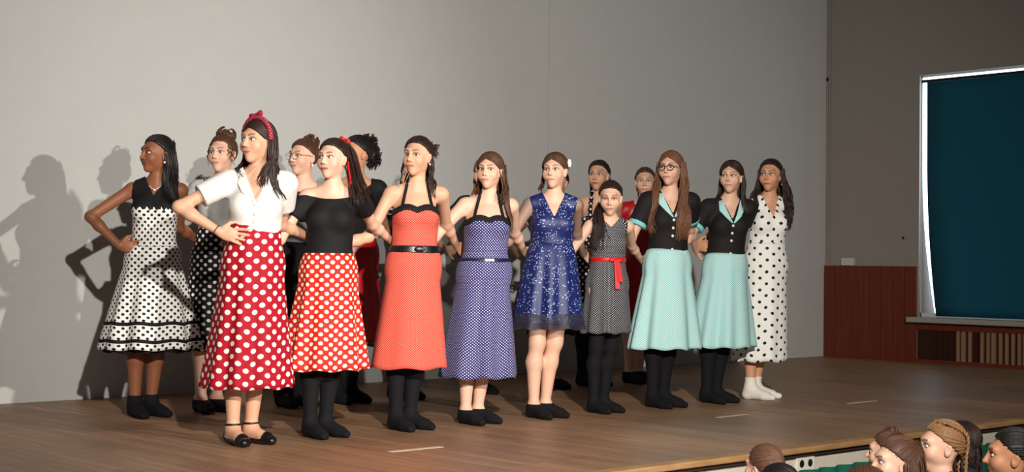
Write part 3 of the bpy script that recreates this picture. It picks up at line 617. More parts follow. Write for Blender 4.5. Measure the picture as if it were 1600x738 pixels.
    def patch(s, name, A, B, mat, off=0.014, n=8, parent=None, uvs=1.0):
        """strip of cloth laid on the chest between two chest-frame polylines of (x,z)"""
        A, B = np.asarray(A, float), np.asarray(B, float); m = len(A); t = np.linspace(0, 1, n + 1); G = (A[:, None] * (1 - t)[None, :, None] + B[:, None] * t[None, :, None]).reshape(-1, 2)
        V = s.surf(G[:, 0], G[:, 1], off); Q = np.array([(i * (n + 1) + j, (i + 1) * (n + 1) + j, (i + 1) * (n + 1) + j + 1, i * (n + 1) + j + 1) for i in range(m - 1) for j in range(n)])
        o = mesh(name, V, Q, mat, parent or s.e, uv=G[Q].reshape(-1, 2)); so2 = o.modifiers.new('thick', 'SOLIDIFY'); so2.thickness = 0.004; so2.offset = 0; return o
    def straps(s, mat, x0, z0, x1=0.05, z1=1.385, r=0.009, name='strap'):
        for q in (-1, 1):
            xs_ = np.linspace(q * x0, q * x1, 9); zs = np.linspace(z0, z1, 9); P = s.surf(xs_, zs, 0.004, s.torso + s.neck); bk = s.J((q * 0.03, 0.06, 1.40), s.Rc); P = spline(list(P[::2]) + [bk], 16)
            V_, F_ = tube(P, r, 8); mesh(name, V_, F_, mat, s.e, uv=tube_uv(V_, F_, 8, r))
    def buttons(s, mat, zs, x=0.0, r=0.0095, off=0.012):
        for z in zs:
            p_ = s.surf([x], [z], off)[0]; V_, F_ = sphereVF(p_, (r, r * 0.45, r), s.Rc, 10, 6); mesh('button', V_, F_, mat, s.e)
    def sphere(s, name, p_, r, mat, R=None, parent=None):
        V_, F_ = sphereVF(p_, r, R); return mesh(name, V_, F_, mat, parent or s.e)
    def glasses(s, mat, r=0.0035, rad=(0.024, 0.020)):
        a = np.linspace(0, 2 * math.pi, 25)[:-1]; parts = []
        for q in (-1, 1):
            parts.append(tube([(q * 0.031 + rad[0] * math.cos(t), -0.107 + 0.006 * abs(math.cos(t)) * 0, 0.004 + rad[1] * math.sin(t)) for t in a], r * 0.6, 6, True))
            parts.append(tube([(q * 0.055, -0.106, 0.01), (q * 0.074, -0.085, 0.012), (q * 0.083, -0.03, 0.01), (q * 0.083, 0.015, 0.006)], r * 0.55, 6))
        parts.append(tube([(-0.008, -0.107, 0.008), (0, -0.11, 0.011), (0.008, -0.107, 0.008)], r * 0.5, 6)); V_, F_ = joinVF(parts); return mesh('glasses', s.hp(V_), F_, mat, s.e)

# necklines, chest frame (nominal metres)
def n_round(zc=1.335, w_=0.10, drop=0.05):
    return lambda x, y, z: np.maximum(z - (zc + 0.055), np.where(np.abs(x) < w_, z - (zc - drop * np.where(y < 0.0, 1, 0.2) * (1 - (np.abs(x) / w_) ** 2)) , -1))
def n_vee(zv, half=0.07, zt=1.36): return lambda x, y, z: np.maximum(z - 1.40, np.where(y < 0.01, np.minimum(z - zv - (zt - zv) * np.abs(x) / half, 0.09 - np.abs(x)), np.where(np.abs(x) < 0.07, z - 1.365, -1)))
def n_boat(): return lambda x, y, z: z - (1.318 + 0.30 * np.maximum(0, np.abs(x) - 0.03) ** 1.2 - np.where(np.abs(x) > 0.135, 0.3 * (np.abs(x) - 0.135), 0)) + np.where(y < 0, 0.022, 0)
def sweet(x, y, zc=1.205): return zc + 0.022 * np.sin(np.clip(np.abs(x) / 0.125, 0, 1) * math.pi) - 0.012 * np.clip(np.abs(x) / 0.13, 0, 2) - np.where(y > 0, 0.03, 0)
def n_sweet(zc=1.205): return lambda x, y, z: z - sweet(x, y, zc)
def n_tank(zv=1.25, half=0.06): # sleeveless: deep armholes, scooped front
    v = n_vee(zv, half); return lambda x, y, z: np.maximum(v(x, y, z), np.where(z > 1.2, np.abs(x) - (0.128 + 0.02 * (1.34 - z) / 0.14), -1))

FY, BY = 6.15, 7.55
fx = dict(C=3.86, E=4.315, G=4.875, H=5.37, I=5.90, J=6.40, K=6.95, L=7.48, M=7.93)
bx = dict(A=4.07, B=on_row(336, 240, BY)[0], D=5.08, F=5.49, P=on_row(634, 240, BY)[0], Q=on_row(748, 250, BY)[0], N=on_row(862, 250, BY)[0], R=on_row(926, 260, BY)[0], S=on_row(998, 270, BY)[0])
def behind(d, n, dx=0.0, dy=0.135, z=1.0, row=FY): return (d[n] + dx, row + dy, z)
DN = (0, 0.5, -0.6)
FAIR, WARM, TAN, DARK = (226, 178, 152), (216, 164, 134), (196, 138, 104), (142, 88, 60)
LEAN = (0.035, -0.03)
HB = hair_mat('black_hair', (24, 19, 19)); HDB = hair_mat('dark_brown_hair', (44, 28, 22)); HBR = hair_mat('brown_hair', (78, 50, 34)); HLB = hair_mat('light_brown_hair', (128, 88, 56)); HAUB = hair_mat('auburn_hair', (106, 68, 44))
M_WHITEBLACK = dots('white_black_dot_cotton', (232, 230, 224), (24, 22, 24), 0.040, 0.20); M_WB2 = dots('white_large_black_dot_cotton', (238, 235, 228), (22, 20, 24), 0.082, 0.13)
M_RED = dots('crimson_white_dot_cotton', (164, 10, 32), (244, 232, 220), 0.065, 0.195); M_ORED = dots('scarlet_cream_dot_cotton', (204, 36, 26), (250, 236, 206), 0.05, 0.215)
M_BLACKDOT = dots('black_white_dot_cotton', (16, 15, 18), (232, 228, 222), 0.05, 0.19); M_CORAL = dots('coral_pin_dot_cotton', (206, 50, 42), (232, 150, 126), 0.013, 0.22)
M_NAVY = dots('violet_navy_white_dot_cotton', (38, 35, 98), (206, 202, 222), 0.0175, 0.18); M_TURQ = dots('turquoise_pin_dot_cotton', (138, 206, 204), (228, 242, 240), 0.014, 0.25)
M_GREY = dots('black_grey_pin_dot_cotton', (26, 26, 32), (206, 204, 208), 0.016, 0.17); M_SEQ = sequins('navy_sequin_tulle', (20, 32, 92), (176, 190, 222)); M_REDS = plain('red_satin', (176, 16, 24), 0.4, 0.5)
RIBBON = plain('red_ribbon', (208, 24, 28), 0.4, 0.4); GREYT = plain('grey_jersey', (150, 148, 148)); BANDANA = dots('bandana_print', (150, 20, 44), (220, 170, 174), 0.016, 0.12); PEARL = plain('pearl', (230, 226, 218), 0.25, 0.5, 0.02)
TURQP = plain('turquoise_cotton', (128, 206, 206)); WARMBLACK = plain('warm_black_cotton', (30, 25, 26))
HIPN = (0.676, 0.737, 0)

def bow(P, c, R, w_, h, mat, name='bow', parent=None):
    parts = [sphereVF(c, (0.010, 0.008, 0.010), R, 8, 6)]
    for q in (-1, 1):
        V, F = sphereVF((0, 0, 0), 1, None, 12, 8); t = np.clip((V[:, 0] * q + 1) / 2, 0, 1); V = np.stack([q * (V[:, 0] * q + 1) * w_ / 2, V[:, 1] * 0.010, V[:, 2] * h * (0.3 + 0.7 * t)], 1); parts.append((np.asarray(c) + V @ R.T, F))
    V_, F_ = joinVF(parts); return mesh(name, V_, F_, mat, parent or P.e)

# --- back row -------------------------------------------------------------------------------------------------
def person_A():
    P = Person('person in white black-dotted dress with black yoke, hand on hip, long black hair', (bx['A'], BY), 1.635, hc=-38, hh=-84, hf=2, lean=LEAN, skin=DARK, brow=(24, 16, 14), lip=(128, 58, 50), gaze=-0.25)
    x, y = bx['A'], BY
    P.arm(-1, (x - 0.17, y + 0.03, 0.985), (-0.8, 0.55, 0.1), dict(d=(0.737, -0.676, -0.12), n=HIPN, curl=0.25, splay=0.28)); P.arm(1, behind(bx, 'B', 0.0, 0.13, 1.0, BY), DN, dict(d2=(1, -.15, 0))); P.body()
    P.top('bodice', M_WHITEBLACK, 0.955, lambda x, y, z: np.maximum(z - 1.235, -1), infl=0.009)
    P.top('yoke', BLACK, 0.955, lambda x, y, z: np.maximum(n_tank(1.27, 0.05)(x, y, z), 1.195 + 0.010 * np.sin(x * 160) - z), infl=0.013)
    P.skirt(M_WHITEBLACK, 0.985, 0.395, (0.275, 0.225), 8, 0.068, seed=3); P.stripe(22, 23, BLACK); P.stripe(27, 28, BLACK)
    P.skirt(BLACK, 0.8, 0.375, (0.235, 0.19), 9, 0.05, top_r=(0.15, 0.11), name='petticoat', seed=4); P.socks(TIGHTS, 0.125)
    H = Hair(1).slick(165, 35).back(0.26, 40, 0.8, 0.003, 2, 0.009, -60, 95).tail(165, 30, [(0, .12, .03), (0.01, .13, -.08), (.02, .10, -.22)], 24); P.hair(H, HB)
    for q in (-1, 1): P.sphere('earring', P.hp([(q * 0.083, 0.006, -0.052)])[0], 0.007, PEARL)
    V_, F_ = tube(P.surf(np.linspace(-0.045, 0.045, 9), 1.345 - 0.035 * np.cos(np.linspace(-1.5, 1.5, 9)), 0.003), 0.002, 5); n_ = mesh('necklace', V_, F_, PEARL, P.e); P.sphere('pendant', P.surf([0], [1.305], 0.006)[0], 0.007, PEARL, parent=n_)
def back_person(key, label, height, hh, skin, hair, hmat, arms=True, **kw):
    P = Person(label, (bx[key], BY), height, hh=hh, hf=kw.pop('hf', 0), lean=kw.pop('lean', LEAN), skin=skin, **kw); ks = sorted(bx, key=bx.get); i = ks.index(key); x = bx[key]
    l = ks[i - 1] if i else None; r = ks[i + 1] if i < len(ks) - 1 else None
    P.arm(-1, (max(bx[l] + 0.03, x - 0.47), BY + 0.14, 1.0), DN, dict(d2=(-1, -.15, 0))); P.arm(1, (min(bx[r], x + 0.47) if r else x + 0.26, BY + (0.13 if r else 0.02), 1.0 if r else 0.84), DN, dict(d2=(1, -.15, 0)) if r else None); P.body(); P.hair(hair, hmat); return P
def person_B():
    H = Hair(2).slick(180, 55).bun((0, 0.06, 0.12), 0.045, 40, 0.5)
    for q in (-1, 1):
        for k_ in range(4): H.curl(scalp(q * (52 + 7 * k_), 24 - 6 * k_, 0.01), 0.10 + 0.02 * (k_ % 2))
    P = back_person('B', 'person with curly brown updo, pale top and black skirt with white dots', 1.665, -58, FAIR, H, HBR, brow=(80, 52, 40))
    P.top('top', plain('pale_grey_cotton', (176, 174, 172)), 0.95, n_round(1.33, 0.09, 0.03), 0.12); P.skirt(M_BLACKDOT, 1.08, 0.365, (0.22, 0.18), 8, 0.05, seed=5); P.socks(BLACK, 0.075, 0.007, 'shoe')
    V_, F_ = tube(P.surf(np.linspace(-0.1, 0.1, 15), 1.36 - 0.05 * np.cos(np.linspace(-1.57, 1.57, 15)), 0.01), 0.006, 6); mesh('neck_trim', V_, F_, BLACK, P.e)
def person_D():
    H = Hair(3).slick(175, 62).bun((0.0, 0.085, 0.115), 0.036, 30, 0.5)
    for a in (-40, 30, 160, 190): H.lock([scalp(170, 62), np.array([0.0, .09, .14]), np.array([0.03 * math.sin(a), .11, .165 + 0.01 * math.cos(a)])], 0.002)
    P = back_person('D', 'person with brown bun and thin glasses in grey top and black trousers', 1.68, -76, FAIR, H, HBR, brow=(90, 62, 48))
    P.glasses(plain('thin_metal', (150, 120, 110), 0.3, 0.5), 0.0028, (0.026, 0.021)); P.top('top', GREYT, 0.93, n_round(1.335, 0.085, 0.03), 0.16)
    P.garment('trousers', P.legs + [P.torso[0]], 0.028, lambda x, y, z, p: np.maximum(z - 1.0, 0.04 - z), BLACK, res=0.0085)
    P.socks(BLACK, 0.075, 0.007, 'shoe')
    for q in (-1, 1): P.sphere('earring', P.hp([(q * 0.083, 0.006, -0.054)])[0], (0.004, 0.004, 0.012), PEARL)
def person_F():
    H = Hair(4).slick(170, 50).puff((0.0, 0.10, 0.085), (0.06, 0.055, 0.055), 60).puff((0.0, 0.135, 0.0), (0.05, 0.045, 0.075), 70)
    P = back_person('F', 'person with dark curly ponytail in black top and red satin skirt', 1.73, -92, TAN, H, HB, brow=(30, 20, 18))
    P.top('top', BLACK, 0.95, n_round(1.33, 0.09, 0.04), 0.10); P.skirt(M_REDS, 1.0, 0.38, (0.21, 0.17), 7, 0.04, seed=6); P.tights()
def person_P():
    H = Hair(5).slick(170, 30).back(0.2, 26, 0.9)
    P = back_person('P', 'person in black top with tiny white dots, standing behind the coral dress', 1.6, -55, WARM, H, HB)
    P.top('dress_top', dots('black_tiny_dot_cotton', (16, 15, 18), (210, 206, 200), 0.022, 0.17), 0.95, n_round(1.33, 0.085, 0.03), 0.07, 0.012); P.skirt(MATS['black_tiny_dot_cotton'], 1.0, 0.36, (0.24, 0.20), 8, 0.05, seed=7); P.tights()
def person_Q():
    H = Hair(6).parted().back(0.16, 26, 0.9)
    P = back_person('Q', 'person with light brown hair mostly hidden behind the violet dotted dress', 1.655, -60, FAIR, H, HLB)
    P.top('top', BLACK, 0.95, n_round(), 0.12); P.skirt(BLACK, 1.0, 0.42, (0.19, 0.16), 7, 0.03, seed=8); P.tights()
def person_N():
    H = Hair(7).slick(170, 30).bun((0.0, 0.10, 0.05), 0.036, 26)
    P = back_person('N', 'person in black skirt and top hidden behind the navy sequin dress', 1.62, -60, WARM, H, HB)
    P.top('top', BLACK, 0.95, n_round(), 0.12); P.skirt(BLACK, 1.0, 0.40, (0.185, 0.155), 7, 0.03, seed=9); P.socks(BLACK, 0.075, 0.007, 'shoe')
def person_R():
    H = Hair(8).slick(172, 30).back(0.26, 30, 0.85, a0=-70, a1=70)
    P = back_person('R', 'person in black halter dress with large white dots and dark red lips', 1.70, -62, WARM, H, HDB, lip=(140, 22, 32), brow=(40, 26, 22))
    P.top('bodice', M_BLACKDOT, 0.95, n_sweet(1.215), infl=0.009); P.straps(M_BLACKDOT, 0.075, 1.20, r=0.016); P.skirt(M_BLACKDOT, 1.0, 0.40, (0.19, 0.16), 7, 0.04, seed=10); P.tights()
def person_S():
    H = Hair(9).slick(175, 25).back(0.14, 16, 0.7, a0=-50, a1=50)
    P = back_person('S', 'person in short-sleeved red dress standing behind the turquoise skirts', 1.675, -50, FAIR, H, HBR, lean=(0.05, -0.02), brow=(84, 56, 44))
    P.top('bodice', M_REDS, 0.95, n_round(1.345, 0.08, 0.02), 0.15, 0.012); P.skirt(M_REDS, 1.0, 0.42, (0.185, 0.155), 7, 0.05, seed=11); P.socks(BLACK, 0.085, 0.007, 'shoe')

# --- front row ------------------------------------------------------------------------------------------------
def front(key, label, height, **kw):
    P = Person(label, (fx[key], kw.pop('y', FY)), height, lean=kw.pop('lean', LEAN), **kw); P.key = key; return P
def link(P, right=True, left=True, zr=1.0, zl=1.0, **kw):
    ks = list(fx); i = ks.index(P.key)
    xr = max(fx[ks[i - 1]] + 0.03, fx[P.key] - 0.42) if i else 0
    if right: P.arm(-1, (xr, FY + 0.13, zr), (-0.35, 0.1, -0.6), dict(d2=(-1, -0.15, -0.1)), **kw)
    if left: P.arm(1, behind(fx, ks[i + 1], 0.0, 0.13 if P.key == 'E' else 0.17, zl), DN if P.key == 'E' else (-0.3, 1, -0.5), dict(d2=(1, -0.15, 0)), **kw)
    return P
def person_C():
    P = front('C', 'person in white blouse and crimson skirt with white dots, red bandana, hand on hip', 1.615, hc=-34, hh=-72, hf=0, skin=WARM, brow=(38, 24, 20), lip=(184, 92, 84), gaze=-0.2)
    x, y = fx['C'], FY
    P.arm(-1, (x - 0.165, y + 0.0, 1.045), (-0.85, 0.55, 0.15), dict(d=(0.737, -0.676, -0.22), n=HIPN, curl=0.2, splay=0.2)); P.arm(1, behind(fx, 'E', 0.0, 0.13, 1.03), DN, dict(d2=(1, -0.15, 0))); P.body()
    P.top('blouse', WHITE, 1.05, n_vee(1.215, 0.062), 0.155, 0.014, extra_infl=0.007)
    for q in (-1, 1): P.patch('collar', [(q * 0.006, 1.215), (q * 0.03, 1.27), (q * 0.052, 1.32), (q * 0.06, 1.355)], [(q * 0.012, 1.21), (q * 0.07, 1.255), (q * 0.095, 1.30), (q * 0.085, 1.352)], WHITE, 0.019)
    P.buttons(PEARL, (1.195, 1.15, 1.11), off=0.016)
    P.skirt(M_RED, 1.105, 0.285, (0.225, 0.19), 9, 0.061, top_r=(0.128, 0.1), seed=12, power=1.1); P.flats(BLACKSATIN)
    H = Hair(12).parted(24, -12).back(0.25, 36, 0.95, 0.004, 2, 0.008).front(-1, 0.17, 8, r=0.007, a0=75).front(1, 0.22, 12, r=0.007, a0=75); P.hair(H, HDB)
    a = np.linspace(-1.75, 1.75, 21); R_ = HR + 0.017; band = [HC + np.array([math.sin(t) * R_[0] * 1.02, -0.022 - 0.01 * math.cos(t), math.cos(t) * R_[2] * 1.0]) for t in a]
    V_, F_ = tube(band, 0.014, 8); hb = mesh('headband', P.hp(V_), F_, BANDANA, P.e, uv=tube_uv(V_, F_, 8, 0.014)); bow(P, P.hp([HC + (0.0, -0.035, R_[2] + 0.012)])[0], P.Rh @ roty(-14), 0.045, 0.022, plain('crimson_cotton', (158, 26, 50)), parent=hb)
    S, E_, W = P.arms[-1]; d = (W - E_) / np.linalg.norm(W - E_); b1 = np.cross(d, (0, 0, 1)); b1 /= np.linalg.norm(b1); b2 = np.cross(d, b1); tt = np.linspace(0, 6.28, 17)[:-1]
    V_, F_ = tube([W - d * 0.015 + 0.026 * (math.cos(t) * b1 + math.sin(t) * b2) for t in tt], 0.0025, 5, True); mesh('bracelet', V_, F_, HDB, P.e)
def person_E():
    P = front('E', 'person in black boat-neck top and scarlet skirt with cream dots, ponytail', 1.55, hc=-40, hh=-66, hf=4, skin=FAIR, lip=(176, 20, 32), brow=(44, 28, 24), gaze=-0.25)
    link(P, zr=1.0, zl=1.0); P.body(); P.top('top', BLACK, 0.95, n_boat(), 0.13, 0.009, extra_infl=0.008)
    P.skirt(M_ORED, 1.0, 0.37, (0.235, 0.195), 9, 0.068, seed=13); P.tights()
    H = Hair(13).slick(160, 45, 46).tail(160, 45, [(0.05, 0.11, 0.05), (0.09, 0.09, -0.05), (0.13, 0.05, -0.15), (0.17, 0.03, -0.23)], 44, 0.008, 0.006, 1.5, 0.035); P.hair(H, HDB)
    bow(P, P.hp([scalp(150, 52, 0.03)])[0], P.Rh @ roty(20), 0.035, 0.02, RIBBON); V_, F_ = tube(P.hp(spline([scalp(150, 50, 0.02), (0.06, 0.075, 0.02), (0.085, 0.05, -0.06), (0.12, 0.02, -0.15)], 14)), 0.005, 5); mesh('hair_ribbon', V_, F_, RIBBON, P.e)
def person_G():
    P = front('G', 'person in coral halter dress with black belt and straps, curly half-up hair', 1.60, hc=-34, hh=-66, hf=4, skin=WARM, brow=(44, 28, 22), gaze=0.3)
    link(P, zr=0.98, zl=0.98); P.body(); P.top('bodice', M_CORAL, 0.95, n_sweet(1.20), infl=0.010)
    P.band('neckline_band', BLACK, lambda x, y: sweet(x, y, 1.195), 1.225, 0.013, z1f=lambda x, y: sweet(x, y, 1.232)); P.straps(BLACK, 0.085, 1.22, 0.052, r=0.009)
    P.skirt(M_CORAL, 1.0, 0.345, (0.215, 0.185), 6, 0.03, seed=14); P.band('belt', BLACKSATIN, 0.975, 1.02, 0.016); P.sphere('belt_buckle', P.surf([0.02], [0.998], 0.019)[0], (0.03, 0.006, 0.018), BLACKSATIN, P.Rc); P.tights()
    H = Hair(14).slick(165, 38, 44).puff((0.02, 0.125, 0.05), (0.045, 0.045, 0.05), 44).back(0.2, 34, 0.85, 0.012, 2.5, 0.006, -80, 95).curl((-0.078, -0.02, 0.0), 0.2, 0.004, 0.008); P.hair(H, HDB)
    for q in (-1, 1): P.sphere('earring', P.hp([(q * 0.083, 0.006, -0.046)])[0], 0.0055, PEARL)
def person_H():
    P = front('H', 'person in violet-navy halter dress with white dots, long straight brown hair', 1.545, hc=-36, hh=-60, hf=6, lean=(0.06, -0.04), skin=FAIR, brow=(52, 34, 28), girth=1.08, gaze=0.35)
    link(P, zr=0.93, zl=0.95, thick=1.1); P.body(); P.top('bodice', M_NAVY, 0.9, n_sweet(1.20), infl=0.010)
    P.band('neckline_band', BLACK, lambda x, y: sweet(x, y, 1.195), 1.225, 0.013, z1f=lambda x, y: sweet(x, y, 1.232)); P.straps(BLACK, 0.09, 1.22, 0.052, r=0.010)
    P.skirt(M_NAVY, 0.985, 0.28, (0.225, 0.19), 8, 0.061, seed=15); b = P.band('belt', plain('navy_belt', (26, 26, 58), 0.4), 0.965, 0.99, 0.018); c = P.surf([0.015], [0.978], 0.024)[0]; bow(P, c, P.Rc, 0.03, 0.014, PEARL, 'belt_bow', b); P.socks(TIGHTS, 0.085)
    H = Hair(15).parted(26, -10).back(0.32, 46, 1.1, 0.004, 1.5, 0.008, -85, 100, 0.03).front(1, 0.2, 10, out=0.02, a0=85); P.hair(H, HBR)
def person_I():
    P = front('I', 'person in navy sequin dress with sheer sleeves, white flower in the hair', 1.575, hc=-38, hh=-60, hf=4, lean=(0.05, -0.03), skin=FAIR, brow=(84, 60, 48), girth=1.02, gaze=-0.1)
    link(P, zr=0.99, zl=0.95); P.body(); P.top('bodice', M_SEQ, 1.0, n_vee(1.225, 0.062), None, 0.013)
    m, nt, b = newmat('sheer_sequin_tulle', 0.5, 0.4); b.inputs['Base Color'].default_value = srgb(60, 56, 70); b.inputs['Alpha'].default_value = 0.36
    for q in (-1, 1):
        S, E_, W = P.arms[q]; P.garment('sheer_sleeve', [cone(S, E_, 0.044, 0.037, 0.03), cone(E_, W, 0.037, 0.027, 0.02)], 0.002, lambda x, y, z, p: np.full(x.shape, -1.0), m)
    P.skirt(M_SEQ, 1.075, 0.575, (0.215, 0.185), 10, 0.06, seed=16, power=0.6); P.skirt(m, 0.64, 0.545, (0.225, 0.195), 10, 0.06, top_r=(0.205, 0.178), name='tulle_hem', seed=16, power=0.6, off=0.004, thick=0.001); P.socks(TIGHTS, 0.085)
    H = Hair(16).parted(22, 0).bun((0.01, 0.105, 0.0), 0.036).front(-1, 0.12, 6, r=0.006, a0=80); P.hair(H, HBR); c = scalp(108, 14, 0.02)
    parts = [sphereVF(c, 0.008, None, 8, 6)] + [sphereVF(c + 0.017 * np.array([0.2 * math.cos(t), math.cos(t), math.sin(t)]), (0.008, 0.013, 0.013), None, 8, 6) for t in np.arange(0, 6.2, 1.05)]; V_, F_ = joinVF(parts); mesh('hair_flower', P.hp(V_), F_, WHITE, P.e)
def person_J():
    P = front('J', 'smaller person in black-and-grey patterned dress with red ribbon sash, looking down', 1.43, hc=-32, hh=-50, hf=4, skin=FAIR, brow=(60, 42, 34), headscale=1.08, pitch=10, bust=0.75, girth=0.95, lid=0.45)
    link(P, zr=0.92, zl=0.90); P.body(); P.top('bodice', M_GREY, 0.98, n_tank(1.30, 0.06), infl=0.010)
    P.skirt(M_GREY, 1.08, 0.56, (0.18, 0.155), 8, 0.05, seed=18, power=0.7); P.tights(); sash = P.band('sash', RIBBON, 1.055, 1.09, 0.016); c = P.surf([0.03], [1.07], 0.024)[0]; bow(P, c, P.Rc, 0.05, 0.02, RIBBON, 'sash_bow', sash)
    for k_, (dx, L) in enumerate(((0.0, 0.20), (0.022, 0.15))):
        a = c + P.Rc @ np.array([dx * 0.3, -0.006, 0]); b = c + P.Rc @ np.array([dx, -0.05, -L]); sd = P.Rc @ np.array([0.016, 0, 0]); V = [a - sd, a + sd, b + sd, b - sd]; o = mesh('ribbon_tail', V, np.array([(0, 1, 2, 3)]), RIBBON, sash, smooth=False); o.modifiers.new('t', 'SOLIDIFY').thickness = 0.002
    H = Hair(18).slick(178, 10, 44).tail(200, -5, [(-0.06, 0.09, -0.06), (-0.085, 0.01, -0.11), (-0.08, -0.08, -0.17), (-0.075, -0.1, -0.30)], 60, 0.0075, 0.004, 1.5, 0.042); P.hair(H, HDB)
def waitress(key, label, height, hh, H, hm, **kw):
    P = front(key, label, height, hc=-34, hh=hh, hf=kw.pop('hf', 4), skin=FAIR, brow=kw.pop('brow', (70, 46, 38)), **kw); link(P, zr=1.0, zl=0.98); P.body()
    P.top('jacket', WARMBLACK, 0.965, n_vee(1.225, 0.06), 0.165, 0.011, extra_infl=0.008)
    for q in (-1, 1):
        S, E_, W = P.arms[q]; u = (E_ - S) / np.linalg.norm(E_ - S); P.garment('sleeve_cuff', [cone(S, E_, 0.049, 0.045, 0.02)], 0.0125, lambda x, y, z, p: np.maximum(0.148 - (p - S) @ u, (p - S) @ u - 0.178), TURQP, res=0.006)
        P.patch('collar', [(q * 0.002, 1.205), (q * 0.028, 1.262), (q * 0.05, 1.32), (q * 0.058, 1.36)], [(q * 0.008, 1.20), (q * 0.055, 1.245), (q * 0.085, 1.285), (q * 0.088, 1.35)], M_TURQ, 0.018)
    P.buttons(PEARL, (1.185, 1.135, 1.085, 1.0), off=0.015)
    for xx in (-0.09, -0.055, 0.055, 0.09): P.buttons(PEARL, (0.985,), xx, 0.005, 0.015)
    P.skirt(M_TURQ, 1.005, 0.375, (0.235, 0.195), 9, 0.074, seed=kw.get('group') and 1 or len(label)); P.tights(); P.hair(H, hm); return P
def person_K():
    H = Hair(19).parted(26, -10).front(-1, 0.42, 44, 0.009, 5, 0.0085, 0.0, 0.03, 60, 120).front(1, 0.46, 46, 0.010, 5, 0.0085, 0.01, 0.0, 70, 140).back(0.3, 26, 0.9, 0.006, 4)
    P = waitress('K', 'person with glasses and very long wavy hair, black jacket and turquoise skirt', 1.65, -66, H, HAUB, gaze=-0.2); P.glasses(plain('dark_glasses_frame', (44, 28, 40), 0.3, 0.5), 0.0042)
def person_L():
    H = Hair(20).parted(26, -6).back(0.22, 40, 0.95, 0.003, 1.5, 0.008, -95, 95); waitress('L', 'person in black jacket with turquoise collar, white buttons and turquoise skirt', 1.62, -64, H, HDB, gaze=-0.3, lean=(0.075, -0.065))
def person_M():
    P = front('M', 'person in long white dress with black dots and white socks, long wavy hair', 1.655, hc=-30, hh=-68, hf=22, lean=(0.06, -0.055), skin=(206, 150, 116), brow=(34, 22, 18), lip=(170, 70, 66), gaze=-0.25)
    P.arm(-1, (fx['L'] - 0.10, FY + 0.17, 0.99), DN, dict(d=(0.0, -1, 0.0), n=(0.95, 0.3, 0), curl=0.8, splay=0.1, thumb=1)); P.arm(1, (fx['M'] + 0.2, FY + 0.05, 0.80), (0.5, 0.6, 0)); P.body()
    P.top('bodice', M_WB2, 1.0, n_tank(1.23, 0.055), infl=0.010); P.skirt(M_WB2, 1.06, 0.26, (0.185, 0.16), 7, 0.05, top_r=(0.13, 0.1), seed=22); P.band('waist_seam', WHITE, 1.05, 1.062, 0.014); P.socks(plain('white_knit', (232, 226, 214), 0.85), 0.15)
    H = Hair(21).slick(170, 40, 44).front(-1, 0.34, 40, 0.014, 3, 0.008, 0.02, 0.01, 70, 130).front(1, 0.36, 40, 0.016, 3, 0.008, 0.06, -0.03, 80, 140).back(0.34, 40, 1.2, 0.016, 3, 0.008); P.hair(H, HDB)
    for q in (-1, 1): P.sphere('earring', P.hp([(q * 0.084, 0.004, -0.056)])[0], (0.004, 0.004, 0.013), PEARL)

# --- audience before the stage --------------------------------------------------------------------------------
def child(px, py_top, dist, height, label, H, hm, hh, skin=FAIR, cloth=None):
    d = ray(px, py_top); d = d / math.hypot(d[0], d[1]); top_ = CAM + d * dist; P = Person(label, (top_[0], top_[1]), top_[2] - HALLZ, hp=0, hc=hh * 0.3 + 150 * 0, hh=hh, hf=0, skin=skin, headscale=1.2, bust=0, base=HALLZ, group=None, brow=(80, 60, 50))
    for q in (-1, 1): P.arm(q, P.J((q * 0.22, -0.06, 0.88), P.Rc), (q * 0.4, 0.8, -0.2), world=False)
    P.body(0.0045, 0.011); P.top('jumper', cloth, 0.86, n_round(1.35, 0.08, 0.02), 0.24, 0.012); P.garment('trousers', P.legs + [P.torso[0]], 0.010, lambda x, y, z, p: np.maximum(z - 0.93, 0.09 - z), BLACK, res=0.011); P.socks(BLACK, 0.08, 0.007, 'shoe'); P.hair(H, hm); return P
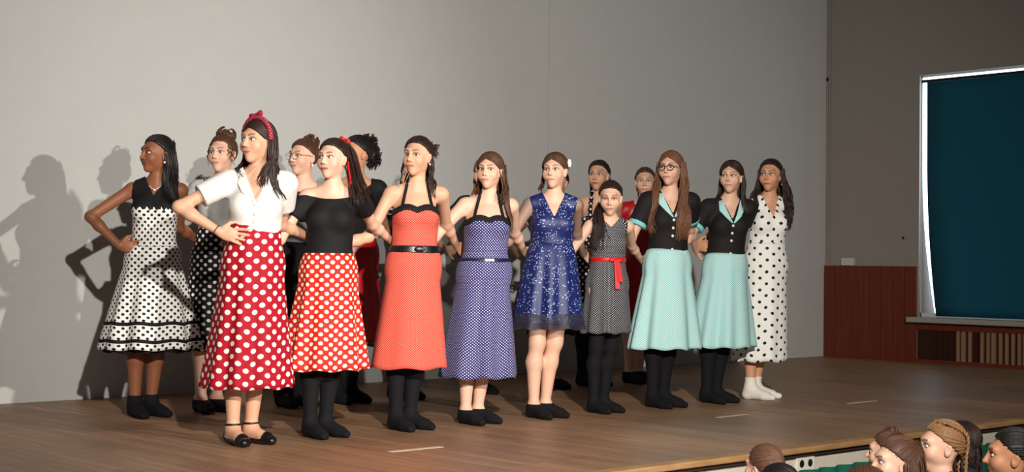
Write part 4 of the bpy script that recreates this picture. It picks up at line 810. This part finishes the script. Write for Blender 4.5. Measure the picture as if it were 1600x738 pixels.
def audience():
    GREEN = plain('green_school_jersey', (10, 84, 62)); NV = plain('dark_jersey', (40, 42, 54))
    child(1195, 694, 6.1, 1.2, 'child with short cropped brown hair watching from below the stage edge', Hair(30).slick(180, 20, 30, 0.005), hair_mat('cropped_brown_hair', (92, 62, 44), 0.6), 175, FAIR, GREEN)
    child(1216, 724, 5.5, 1.2, 'child with black hair sitting right before the cropped-haired child', Hair(31).slick(180, 10, 30).back(0.1, 20), HB, 190, TAN, GREEN)
    child(1402, 681, 5.9, 1.25, 'child with brown half-braided hair turned to the stage', Hair(32).slick(165, 40).back(0.24, 44, 1.05, 0.004, 1.5, 0.008).tail(165, 40, [(0, .12, .02), (0.0, .125, -.08), (0, .11, -.2)], 20, 0.008, 0.006, 4), HBR, 232, FAIR, GREEN)
    child(1388, 672, 6.7, 1.25, 'child with dark brown hair hidden behind the half-braided child', Hair(33).slick(180, 60).bun((0, 0.03, 0.125), 0.03, 18), HBR, 200, FAIR, NV)
    child(1350, 727, 5.2, 1.2, 'child of whom only the brown crown of the head shows', Hair(34).parted().back(0.15, 24), HBR, 190, FAIR, GREEN)
    H = Hair(35).slick(170, -10, 46)
    for q in (-1, 1):
        for k_ in range(3):
            pts = spline([scalp(q * 35, 62, 0.012), scalp(q * 95, 50, 0.016), scalp(q * 140, 15, 0.018), (q * 0.05, 0.10, -0.07), (q * 0.05, 0.10, -0.2)], 60); t = np.linspace(0, 1, 60); ph = k_ * 2.094
            pts = pts + 0.010 * np.stack([np.sin(t * 46 + ph), np.cos(t * 46 + ph) * 0.5, 0.6 * np.sin(t * 92 + 2 * ph)], 1); H.parts.append(tube(pts, 0.0072, 6))
    child(1474, 656, 6.2, 1.25, 'child with blond hair in two plaits watching the dancers', H, hair_mat('blond_hair', (132, 96, 62)), 228, FAIR, GREEN)
    child(1502, 658, 6.9, 1.25, 'child with dark hair behind the blond plaits', Hair(36).parted().back(0.12, 24), HDB, 190, FAIR, NV)
    child(1583, 668, 5.9, 1.25, 'child with sleek black hair tied back at the end of the row', Hair(37).slick(175, 5, 46).tail(175, 0, [(0, .13, -.05), (0, .12, -.18)], 26), HB, 215, TAN, GREEN)

for fn in (person_C, person_E, person_G, person_H, person_I, person_J, person_K, person_L, person_M, person_A, person_B, person_D, person_F, person_P, person_Q, person_N, person_R, person_S): fn()
audience()
